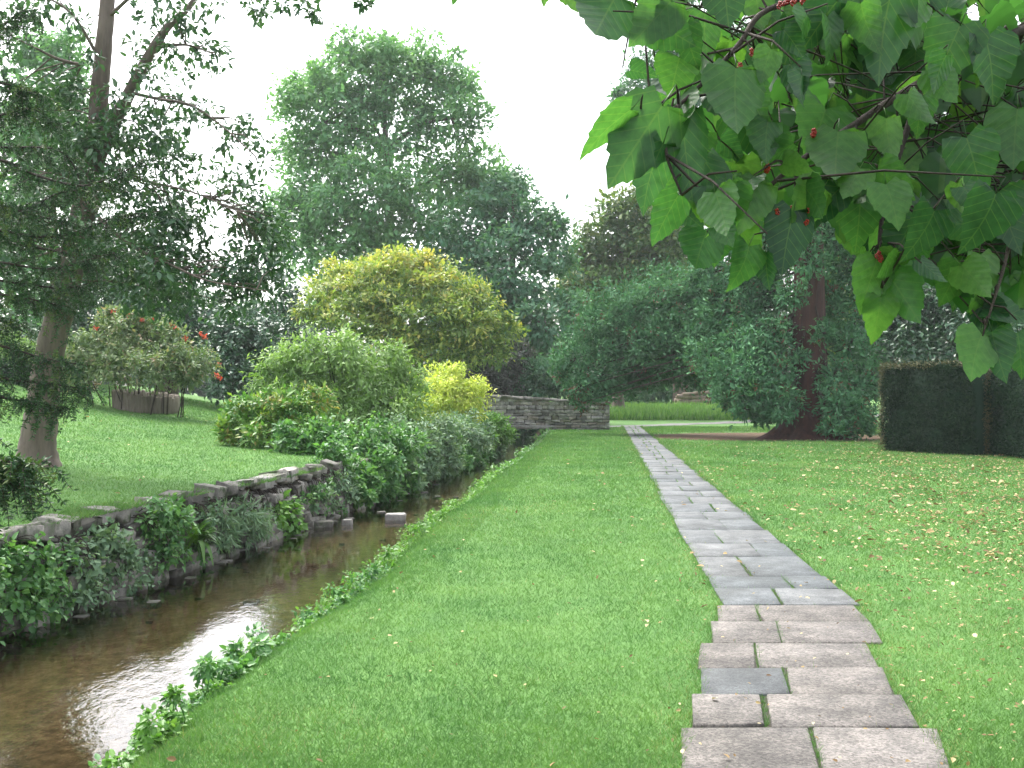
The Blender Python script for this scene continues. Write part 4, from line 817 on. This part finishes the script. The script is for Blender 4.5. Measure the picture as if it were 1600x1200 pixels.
for k in range(13):
    o = obj('leaf', dm[R.integers(3)], None, dk, R.normal(size=3) * np.array([.03, .03, .005])); o.rotation_euler = (R.normal() * .2, R.uniform(-.35, .5), 2 * np.pi * k / 13 + R.normal() * .3); s = R.uniform(.55, 1.05); o.scale = (s, s, s)

# ------------------------------------------------------------------ log pile
lp0 = px(1083, 639, 75); lpz = float(HT(lp0[0], 75))
lp = empty('log_pile', (lp0[0], 75, lpz), 'stack of weathered logs lying beyond the cross path', 'logs')
for k, (dx, dz, rr, ln, ry) in enumerate(((0, .18, .2, 2.6, .02), (.1, .5, .19, 2.4, -.03), (-.1, .82, .17, 2.3, .05), (.2, 1.08, .15, 2.0, -.08), (0, .2, .19, 2.5, .0), (-.2, .52, .18, 2.2, .04))):
    yy = 0 if k < 4 else .42; V, Fc = tube(bez([(-ln / 2, 0, 0), (-ln / 6, .03, .05 * R.normal()), (ln / 6, -.03, .05 * R.normal()), (ln / 2, 0, 0)], 3), rr * np.array([.95, 1, 1.03, 1, .98, 1.02, .97, 1, .93, .9]), 12, .04)
    o = obj('log', mesh_from('log', V, Fc, smooth=True), M['log'], lp, (dx, yy, dz)); o.rotation_euler = (0, ry, R.normal() * .05)

# ------------------------------------------------------------------ lawn grass, tall grass, litter
def frus(n, y0, y1, pw, xr0=None):
    y = y0 + (y1 - y0) * R.random(n) ** pw; x = (R.random(n) * 2 - 1) * (y * .52 + .5); return x, y
def blades(name, label, x, y, hmul=1., wmul=1., mat='grass', lean=.8):
    z = HT(x, y); n = len(x); sc_ = np.clip(y / 9, .75, 4.5)
    h = (.034 + .010 * (sc_ - .75)) * R.lognormal(0, .3, n) * hmul; wd_ = .0048 * sc_ * R.uniform(.7, 1.3, n) * wmul
    A = np.column_stack([R.normal(size=n) * lean, R.normal(size=n) * lean, np.ones(n)]); N = np.column_stack([R.normal(size=n), R.normal(size=n) - .3, np.full(n, .5)])
    V, Fc, k = leaf_geo(np.column_stack([x, y, z - .004]), A, N, h, wd_, 'tri')
    pat = .10 * np.sin(x * 1.7 + y * .9) * np.sin(y * 1.3 - x * .6) + .07 * np.sin(x * 5.1) * np.sin(y * 4.3)
    rn = np.clip(.45 + pat + R.normal(size=n) * .17, 0, .93); rn[R.random(n) < .012 + .10 * np.clip(np.sin(x * .8 + 2) * np.sin(y * .55 + x * .3) + .5 * np.sin(x * 2.3 - y * 1.7) - .55, 0, 1)] = 1
    pe = np.interp(y, [(r[0] + r[1]) / 2 for r in allrows], [(r[2] + r[4]) / 2 for r in allrows]); rn[(np.abs(np.abs(x - pe) - .5) < .22) & (R.random(n) < .10)] = 1
    return tag(obj(name, mesh_from(name, V, Fc, np.repeat(rn, k)), M[mat]), label, None, None, 'stuff')
x, y = frus(1150000, 4.0, 52, 1.75)
keep = (x > XR(y) + .25) & ~on_path(x, y) & ~near_cross(x, y) & (np.hypot(x - SEQ[0] + 1., (y - SEQ[1] - 1.5) * 1.25) > 4.2 + 3.4 * R.random(len(x)))
blades('lawn_grass', 'mown green grass of the lawn between stream and hedge', x[keep], y[keep])
x, y = frus(420000, 8.5, 40, 1.2); keep = (x < XL(y) - .45)
blades('lawn_grass', 'mown green grass of the raised lawn behind the retaining wall', x[keep], y[keep])
# rougher grass down the bank
n = 26000; y = 4.5 + 36 * R.random(n) ** 1.5; x = XR(y) + .1 + 1.0 * R.random(n) ** .7
blades('bank_grass', 'longer rough grass on the stream bank slope', x, y, 1.1, 1.0, lean=.9)
n = 26000; y = R.uniform(6.5, 25, n); x = XL(y) - R.uniform(.05, .55, n)
V, Fc, k = leaf_geo(np.column_stack([x, y, np.maximum(HT(np.minimum(x, XL(y) - .25), y), .2) + .02 * R.random(n)]), np.column_stack([R.normal(size=n) * .8 + .5, R.normal(size=n) * .7, np.full(n, .8)]), np.column_stack([R.normal(size=n), R.normal(size=n) - .3, np.full(n, .5)]), .07 * R.lognormal(0, .35, n), .009, 'tri')
pk = np.sin(y * 2.1) * np.sin(y * .9 + 1) + R.normal(size=n) * .3 > -.05; V = V.reshape(n, 3, 3)[pk].reshape(-1, 3); m = pk.sum()
tag(obj('wall_top_grass', mesh_from('wall_top_grass', V, np.arange(3 * m).reshape(-1, 3), np.repeat(np.clip(.5 + R.normal(size=m) * .2, 0, 1), 3)), M['grass']), 'grass creeping over the top of the retaining wall', None, None, 'stuff')
# grass in the joints
gx, gy = [], []
for (y0, y1, a_, j, b_, kind) in allrows:
    m = int(380 * max(.05, 1 - y0 / 20)) if R.random() < .62 or y0 < 9 else 25
    yy = R.uniform(y0, y1, m); gx += [j + slope(y0) * (yy - (y0 + y1) / 2) + R.normal(size=m) * .006]; gy += [yy]
    m = int(620 * max(.25, 1 - y0 / 40)); yy = R.uniform(y0, y1, m); gx += [np.where(R.random(m) < .5, a_, b_) + slope(y0) * (yy - (y0 + y1) / 2) + R.normal(size=m) * .028]; gy += [yy]
    m = int(60 * max(.04, 1 - y0 / 18)); c_ = R.uniform(a_, b_, 3); gx += [c_[R.integers(0, 3, m)] + R.normal(size=m) * .06]; gy += [y0 + R.normal(size=m) * .006]
blades('joint_grass', 'grass sprouting from the joints between the path slabs', np.concatenate(gx), np.concatenate(gy), .9, 1.0, lean=.7)
# tall grass past the cross path
n = 9000; x = R.uniform(4, 15, n); y = R.uniform(62, 72, n); keep = ~near_cross(x, y); x, y = x[keep], y[keep]
V, Fc, k = leaf_geo(np.column_stack([x, y, HT(x, y) - .02]), np.column_stack([R.normal(size=len(x)) * .35, R.normal(size=len(x)) * .35, np.ones(len(x))]), np.column_stack([R.normal(size=len(x)), -np.ones(len(x)), np.full(len(x), .4)]), R.uniform(.35, .85, len(x)), .075, 'blade')
tag(obj('tall_grass', mesh_from('tall_grass', V, Fc, np.repeat(R.random(len(x)), k)), M['tallgrass']), 'unmown tall grass beyond the cross path', None, None, 'stuff')
# fallen leaves
n = 36000; x, y = frus(n, 4.2, 36, 1.15); u = (x / y * F + CX)
pr = .04 + 1.6 * sstep(1180, 1600, u) ** 1.2 * sstep(4.5, 14, y) + .2 * sstep(1000, 1200, u); pr = np.where(u < 1000, .022, pr)
keep = (R.random(n) < pr) & ((x > XR(y) + .6) | (x < XL(y) - .5)); keep &= ~((x < XL(y)) & (R.random(n) < .3)); keep &= ~(on_path(x, y) & (R.random(n) < .8)); x, y = x[keep], y[keep]; n = len(x); sz = .033 * R.lognormal(0, .35, n) * np.clip(y / 9, .7, 1.5)
V, Fc, k = leaf_geo(np.column_stack([x, y, HT(x, y) + .028 + R.random(n) * .02]), np.column_stack([R.normal(size=(n, 2)), R.normal(size=n) * .25]), np.column_stack([R.normal(size=(n, 2)) * .35, np.ones(n)]), sz, sz * .62, 'hex')
tag(obj('fallen_leaves', mesh_from('fallen_leaves', V, Fc, np.repeat(R.random(n), k)), M['litter']), 'dry yellow and brown leaves scattered over the lawn', None, None, 'stuff')

# ------------------------------------------------------------------ mulberry branch over the path
def mul_leaf(fold, droop, twist):
    n = 9; t = np.linspace(0, 1, n); w_ = .46 * np.array([.50, .86, 1.0, .98, .86, .68, .46, .24, .0]); xs = np.array([-.12, -.06, .10, .25, .40, .55, .70, .85, 1.0])
    V = [(.0, 0, 0)]; S, Lf, Rt = [], [], []
    for k in range(n):
        xx = max(xs[k], 0) if k < 2 else xs[k]; S.append(len(V)); V.append((xx + .0, 0, 0))
        if k == n - 1: Lf.append(S[-1]); Rt.append(S[-1]); continue
        ser = .025 * (1 if k % 2 else -1)
        Lf.append(len(V)); V.append((xs[k] + ser, w_[k], 0)); Rt.append(len(V)); V.append((xs[k] - ser, -w_[k], 0))
    Fc = []; V = [list(v) for v in V]
    for k in range(n - 1):
        for E, sgn in ((Lf, 1), (Rt, -1)):
            if k < n - 2:
                # a small tooth between the edge points
                m = len(V); V.append([(V[E[k]][0] + V[E[k + 1]][0]) / 2 + .035, (V[E[k]][1] + V[E[k + 1]][1]) / 2 * (1.06 if k > 0 else 1.0), 0])
                f = [(S[k], S[k + 1], E[k + 1]), (S[k], E[k + 1], m), (S[k], m, E[k])]
            else: f = [(S[k], S[k + 1], E[k])]
            Fc += f if sgn > 0 else [x_[::-1] for x_ in f]
    V = np.array(V); x, y = V[:, 0].copy(), V[:, 1].copy()
    V[:, 2] = fold * np.abs(y) - droop * x * x + .018 * np.sin(x * 21) * np.abs(y) * 2 + twist * x * y + .02 * np.sin(y * 9 + x * 4)
    # petiole
    Vp, Fp = tube([(0, 0, 0), (-.12, 0, .03), (-.26, 0, .09)], [.012, .010, .010], 3); Fc = np.vstack([np.array(Fc), Fp + len(V)]); V = np.vstack([V, Vp])
    me = mesh_from('leaf', V, Fc, smooth=True); me.materials.append(M['mulberry']); return me
ML = [mul_leaf(f, d_, t_) for f, d_, t_ in ((.18, .16, .1), (.30, .28, -.15), (.08, .10, .2), (.24, .40, 0.), (-.05, .2, -.2), (.34, .12, .12))]
mt0 = np.array([2.7, 1.5, float(HT(2.7, 1.5)) - .05])
mb = empty('mulberry_tree', mt0, 'mulberry tree with large heart-shaped leaves and red fruit overhanging the path', 'tree')
B = [[(1700, 0, 2.3), (1600, 45, 2.2), (1445, 125, 2.05), (1330, 198, 1.98), (1245, 255, 1.9), (1180, 310, 1.86), (1105, 362, 1.82)],
     [(1700, 0, 2.3), (1500, -50, 2.05), (1330, -20, 1.95), (1200, 15, 1.85), (1150, 75, 1.8), (1060, 165, 1.75), (1000, 190, 1.72), (955, 215, 1.7)],
     [(1445, 125, 2.05), (1405, 240, 1.98), (1380, 330, 1.92), (1374, 400, 1.88), (1377, 450, 1.86)],
     [(1700, 80, 2.3), (1620, 220, 2.1), (1590, 330, 2.0), (1565, 430, 1.92), (1535, 525, 1.86)],
     [(1335, 196, 1.98), (1342, 240, 1.95), (1350, 300, 1.92)],
     [(1500, -50, 2.05), (1300, -70, 1.9), (1100, -45, 1.8), (985, -20, 1.75), (940, -8, 1.72)],
     [(1060, 165, 1.75), (1040, 230, 1.72), (1065, 305, 1.7)],
     [(1600, 45, 2.2), (1560, 160, 2.4), (1500, 260, 2.5), (1450, 330, 2.5)], [(1500, -50, 2.05), (1420, 40, 2.4), (1330, 110, 2.6), (1220, 170, 2.6)], [(1330, -20, 1.95), (1260, 60, 2.3), (1180, 170, 2.4), (1120, 260, 2.4)], [(1245, 255, 1.9), (1240, 330, 1.88), (1215, 375, 1.86)]]
a = Acc(); hub = px(1700, 0, 2.3)
a.add(tube(bez([mt0, mt0 + [.0, .0, 1.0], mt0 + [-.15, .1, 1.8]], 6), np.linspace(.2, .13, 13), 12, .03)); a.add(tube(bez([mt0 + [-.15, .1, 1.7], (mt0 + [-.15, .1, 1.9]) * .5 + hub * .5 + [0, 0, .05], hub], 6), np.linspace(.1, .025, 13), 10, .03))
hub2 = px(1700, 80, 2.3); a.add(tube(np.array([mt0 + [-.15, .1, 1.75], hub2]), [.05, .015], 8))
lines = []
for i_, b_ in enumerate(B):
    l_ = bez([px(*q_) for q_ in b_], 6); r0 = .0125 if i_ == 0 else (.008 if i_ < 4 else .0045); a.add(tube(l_, np.linspace(r0, .0018, len(l_)), 6, .05)); lines.append(l_)
ALLB = np.vstack(lines)
# traced leaves along the outline: base px, tip px, width factor, distance, face tilt
tr_ = [((962, -6), (914, 82), 1.0, 1.72, .3), ((1048, 2), (978, 80), .8, 1.72, .2), ((1130, -40), (1139, 50), 1.0, 1.8, .1), ((1287, 10), (1298, 88), .85, 1.85, .2), ((1392, -10), (1360, 142), .75, 1.85, .1), ((1062, 90), (1045, 150), 1.2, 1.8, .4),
 ((1150, 106), (1145, 222), .8, 1.74, .0), ((1035, 165), (942, 304), .72, 1.7, .0), ((985, 172), (896, 243), .55, 1.68, 1.1), ((1036, 225), (985, 335), .7, 1.71, .0), ((1066, 180), (1078, 328), .55, 1.73, .1), ((1060, 305), (1015, 385), .7, 1.74, .3), ((1104, 362), (1078, 434), .85, 1.8, .1), ((1126, 360), (1114, 416), 1.0, 1.83, .2),
 ((1170, 385), (1155, 452), .95, 1.84, .0), ((1196, 395), (1200, 456), .75, 1.86, .1), ((1240, 330), (1216, 435), .75, 1.84, .1), ((1345, 298), (1340, 395), .9, 1.9, .0), ((1370, 408), (1340, 494), .75, 1.86, .1), ((1377, 465), (1364, 540), .75, 1.85, .0), ((1380, 415), (1440, 508), .85, 1.87, .0), ((1375, 400), (1440, 400), .8, 1.89, .7),
 ((1534, 522), (1510, 600), .9, 1.86, .0), ((1550, 518), (1568, 598), .85, 1.86, .1), ((1590, 520), (1600, 590), .9, 1.88, .1), ((1500, 410), (1470, 480), .9, 1.95, .2), ((1530, 400), (1540, 485), .8, 1.92, .2), ((1455, 330), (1440, 395), .9, 2.1, .2), ((1560, 300), (1590, 400), .8, 1.95, .1), ((1510, 215), (1540, 310), .9, 1.8, .9), ((1440, 150), (1432, 215), .8, 1.95, .1), ((1385, 185), (1390, 265), .75, 1.95, .0),
 ((1290, 170), (1262, 250), 1.0, 2.0, .2), ((1310, 205), (1300, 300), .95, 1.9, .1), ((1200, 190), (1190, 262), .9, 1.84, .2), ((1240, 225), (1180, 260), .7, 1.85, .3), ((1120, 265), (1110, 330), .8, 1.8, .1), ((1165, 285), (1135, 345), .8, 1.84, .3), ((1430, -20), (1400, 60), 1., 1.9, .4), ((1500, 40), (1460, 130), .9, 2.0, .2), ((1540, 60), (1560, 160), .9, 2.0, .1), ((1480, 10), (1500, -60), .8, 1.9, .6), ((1590, 170), (1580, 270), .9, 2.0, .2),
 ((985, 110), (1030, 118), .8, 1.9, .8), ((720, -30), (704, 8), .8, 1.75, .1), ((850, -40), (852, 12), .7, 1.75, .2), ((880, -40), (905, 22), .8, 1.76, .5), ((812, -30), (808, 4), .8, 1.75, .1)]
leafn = 0
def put_leaf(base, axis, normal, L, wf):
    global leafn
    axis = axis / np.linalg.norm(axis); normal = normal - axis * normal.dot(axis); normal /= np.linalg.norm(normal); b = np.cross(normal, axis)
    from mathutils import Matrix
    o = bpy.data.objects.new('leaf', ML[R.integers(6)]); COL.objects.link(o); o.parent = mb
    bl_ = base - mt0
    o.matrix_local = Matrix(((axis[0] * L, b[0] * L * wf, normal[0] * L, bl_[0]), (axis[1] * L, b[1] * L * wf, normal[1] * L, bl_[1]), (axis[2] * L, b[2] * L * wf, normal[2] * L, bl_[2]), (0, 0, 0, 1))); leafn += 1
    return base + (-axis * .26 + normal * .09) * L
for (b_, t_, wf, d_, tl_) in tr_:
    p0 = px(*b_, d_); p1 = px(*t_, d_ + R.normal() * .02); n_ = np.array([R.normal() * .25, 1. if R.random() < .72 else -1., tl_ * 1.2 + .35])
    e = put_leaf(p0, p1 - p0, n_, np.linalg.norm(p1 - p0), wf * 1.05)
    k = np.argmin(np.linalg.norm(ALLB - e, axis=1))
    if np.linalg.norm(ALLB[k] - e) > .004: a.add(tube(np.array([ALLB[k], (ALLB[k] + e) / 2 + [0, 0, .01], e]), [.0022, .0018, .0013], 4))
poly = np.array([(985, 0), (1000, 90), (1040, 165), (1000, 230), (1020, 310), (1090, 370), (1190, 405), (1310, 380), (1345, 430), (1440, 440), (1470, 440), (1500, 520), (1640, 540), (1680, 100), (1640, -60), (1000, -60)])
def inpoly(x, y):
    c = False; n = len(poly); j = n - 1
    for i in range(n):
        if (poly[i, 1] > y) != (poly[j, 1] > y) and x < (poly[j, 0] - poly[i, 0]) * (y - poly[i, 1]) / (poly[j, 1] - poly[i, 1]) + poly[i, 0]: c = not c
        j = i
    return c
tries = 0
while leafn < 292 and tries < 20000:
    tries += 1
    l_ = lines[R.choice(len(lines), p=np.array([3, 3, 2.4, 5, .6, 2, 1, 3, 2.4, 2.2, .6]) / 25.2)]; s_ = l_[R.integers(len(l_) // 5, len(l_))]
    # short side twig carrying two or three leaves
    tip = s_ + np.array([R.normal() * .13, R.normal() * .14 + .04, R.normal() * .10 - .02])
    if tip[1] < 1.45: continue
    mpts = np.array([s_, (s_ + tip) / 2 + [0, 0, .015], tip]); ok = False
    for f_ in (.5, .8, 1.0):
        e = s_ + (tip - s_) * f_ + np.array([0, 0, .015 * (1 - abs(2 * f_ - 1))]); L = R.uniform(.055, .108)
        ax = unit(np.array([R.normal() * .55, R.normal() * .4, -1. + R.normal() * .35])); nm = unit(np.array([R.normal() * .5, R.choice([1., -1.], p=[.7, .3]), R.uniform(0, 1.1)])); nm = unit(nm - ax * nm.dot(ax))
        base = e + (ax * .26 - nm * .09) * L; c_ = base + ax * L * .5; u, v = c_[0] / c_[1] * F + CX, HY - (c_[2] - CAM_H) / c_[1] * F; e_ = base + ax * L; u2, v2 = e_[0] / e_[1] * F + CX, HY - (e_[2] - CAM_H) / e_[1] * F
        if inpoly(u, v) and inpoly(u2, v2) and leafn < 292: put_leaf(base, ax, nm, L, R.uniform(.85, 1.05)); ok = True
    if ok: a.add(tube(mpts, [.0028, .0022, .0014], 4))
vb = [np.empty(len(m_.vertices) * 3, np.float32) for m_ in ML]; fb = []
for m_, v_ in zip(ML, vb): m_.vertices.foreach_get('co', v_); fb.append(np.array([p.vertices[:] for p in m_.polygons]))
inner = Acc(); cnt = 0
while cnt < 640:
    l_ = lines[R.choice([0, 1, 3, 3, 3, 5, 7, 7, 8, 9])]; s_ = l_[R.integers(0, len(l_))]; tip = s_ + np.array([R.normal() * .2, abs(R.normal()) * .35 + .15, R.normal() * .16])
    if cnt > 540: tip = px(R.uniform(1430, 1640), R.uniform(200, 560), R.uniform(1.95, 2.6)); s_ = ALLB[np.argmin(np.linalg.norm(ALLB - tip, axis=1))]
    elif cnt % 2: tip = px(R.uniform(1150, 1640), R.uniform(-60, 560), R.uniform(2.2, 3.1)); s_ = ALLB[np.argmin(np.linalg.norm(ALLB - tip, axis=1))]
    L = R.uniform(.055, .105); ax = unit(np.array([R.normal() * .6, R.normal() * .4, -1. + R.normal() * .4])); nm = unit(np.array([R.normal() * .5, R.choice([1., -1.]), R.uniform(0, 1.1)])); nm = unit(nm - ax * nm.dot(ax)); bb = np.cross(nm, ax)
    base = tip + (ax * .26 - nm * .09) * L; e_ = base + ax * L; u, v = e_[0] / e_[1] * F + CX, HY - (e_[2] - CAM_H) / e_[1] * F
    if not inpoly(u + (10 if u > 1100 else -25), v + 25): continue
    q = R.integers(6); inner.add((base + vb[q].reshape(-1, 3) @ np.array([ax, bb, nm]) * L, fb[q])); a.add(tube(np.array([s_, (s_ + tip) / 2 + [0, 0, .02], tip]), [.0022, .0018, .0013], 4)); cnt += 1
io = inner.build('inner_leaves', M['mulberry'], mb); io['kind'] = 'stuff'
a.build('branches', M['twig'], mb)
# fruit
V, Fc = [], []
fr = Acc(); cc = sph(26) * np.array([.6, .6, 1.]) 
for c_ in cc:
    v_ = np.array([(1, 0, 0), (-1, 0, 0), (0, 1, 0), (0, -1, 0), (0, 0, 1), (0, 0, -1)]) * .34 + c_; fr.add((v_, [(0, 2, 4), (2, 1, 4), (1, 3, 4), (3, 0, 4), (2, 0, 5), (1, 2, 5), (3, 1, 5), (0, 3, 5)]))
V, Fc, _ = fr.get(); frm = mesh_from('mulberry_fruit', V, Fc, smooth=True); frm.materials.append(M['berry'])
for (x, y) in ((1285, 92), (1278, 96), (1188, 128), (1218, 8), (1228, 4), (1240, 2), (1255, 0), (1192, 252), (1194, 260), (1260, 190), (1256, 185), (1226, 234), (1290, 262), (1208, 330), (1236, 328), (1244, 334), (1280, 332), (1274, 354), (1372, 398), (1376, 404), (1512, 324), (1534, 333), (1570, 72), (1560, 78), (1175, 82), (1308, 6)):
    su = np.column_stack([ALLB[:, 0] / ALLB[:, 1] * F + CX, HY - (ALLB[:, 2] - CAM_H) / ALLB[:, 1] * F]); dl = su - [x, y]; k = np.argmin(np.hypot(dl[:, 0], dl[:, 1]) + (ALLB[:, 1] > 2.1) * 60)
    v2 = -dl[k] / max(1, np.hypot(*dl[k]) / 24); p_ = px(su[k, 0] + v2[0], su[k, 1] + v2[1], ALLB[k, 1] - .03); o = obj('mulberry_fruit', frm, None, mb, p_ - mt0); s = R.uniform(.0055, .0075); o.scale = (s, s, s * 1.1); o.rotation_euler = (R.normal() * .4, R.normal() * .4, 0)
    st = Acc(); st.add(tube(np.array([ALLB[k], (ALLB[k] + p_) / 2 + [0, 0, .01], p_]), [.0012, .001, .001], 4)); st.build('fruit_stalk', M['twig'], mb)
# ------------------------------------------------------------------ air
hv, hf = box(-130, 130, -12, 135, -2.2, 36)
hz = obj('haze', mesh_from('haze', hv, hf), None); tag(hz, 'thin pale damp air softening the far trees', None, None, 'stuff')
m = bpy.data.materials.new('haze'); m.use_nodes = True; nt = m.node_tree; nt.nodes.remove(nt.nodes['Principled BSDF'])
pv = nt.nodes.new('ShaderNodeVolumePrincipled'); pv.inputs['Color'].default_value = (.93, .97, 1, 1); pv.inputs['Density'].default_value = .00045; pv.inputs['Anisotropy'].default_value = .3
nt.links.new(pv.outputs[0], nt.nodes['Material Output'].inputs['Volume']); hz.data.materials.append(m)
print('leaves', leafn, 'tris', sum(len(m.polygons) for m in bpy.data.meshes))
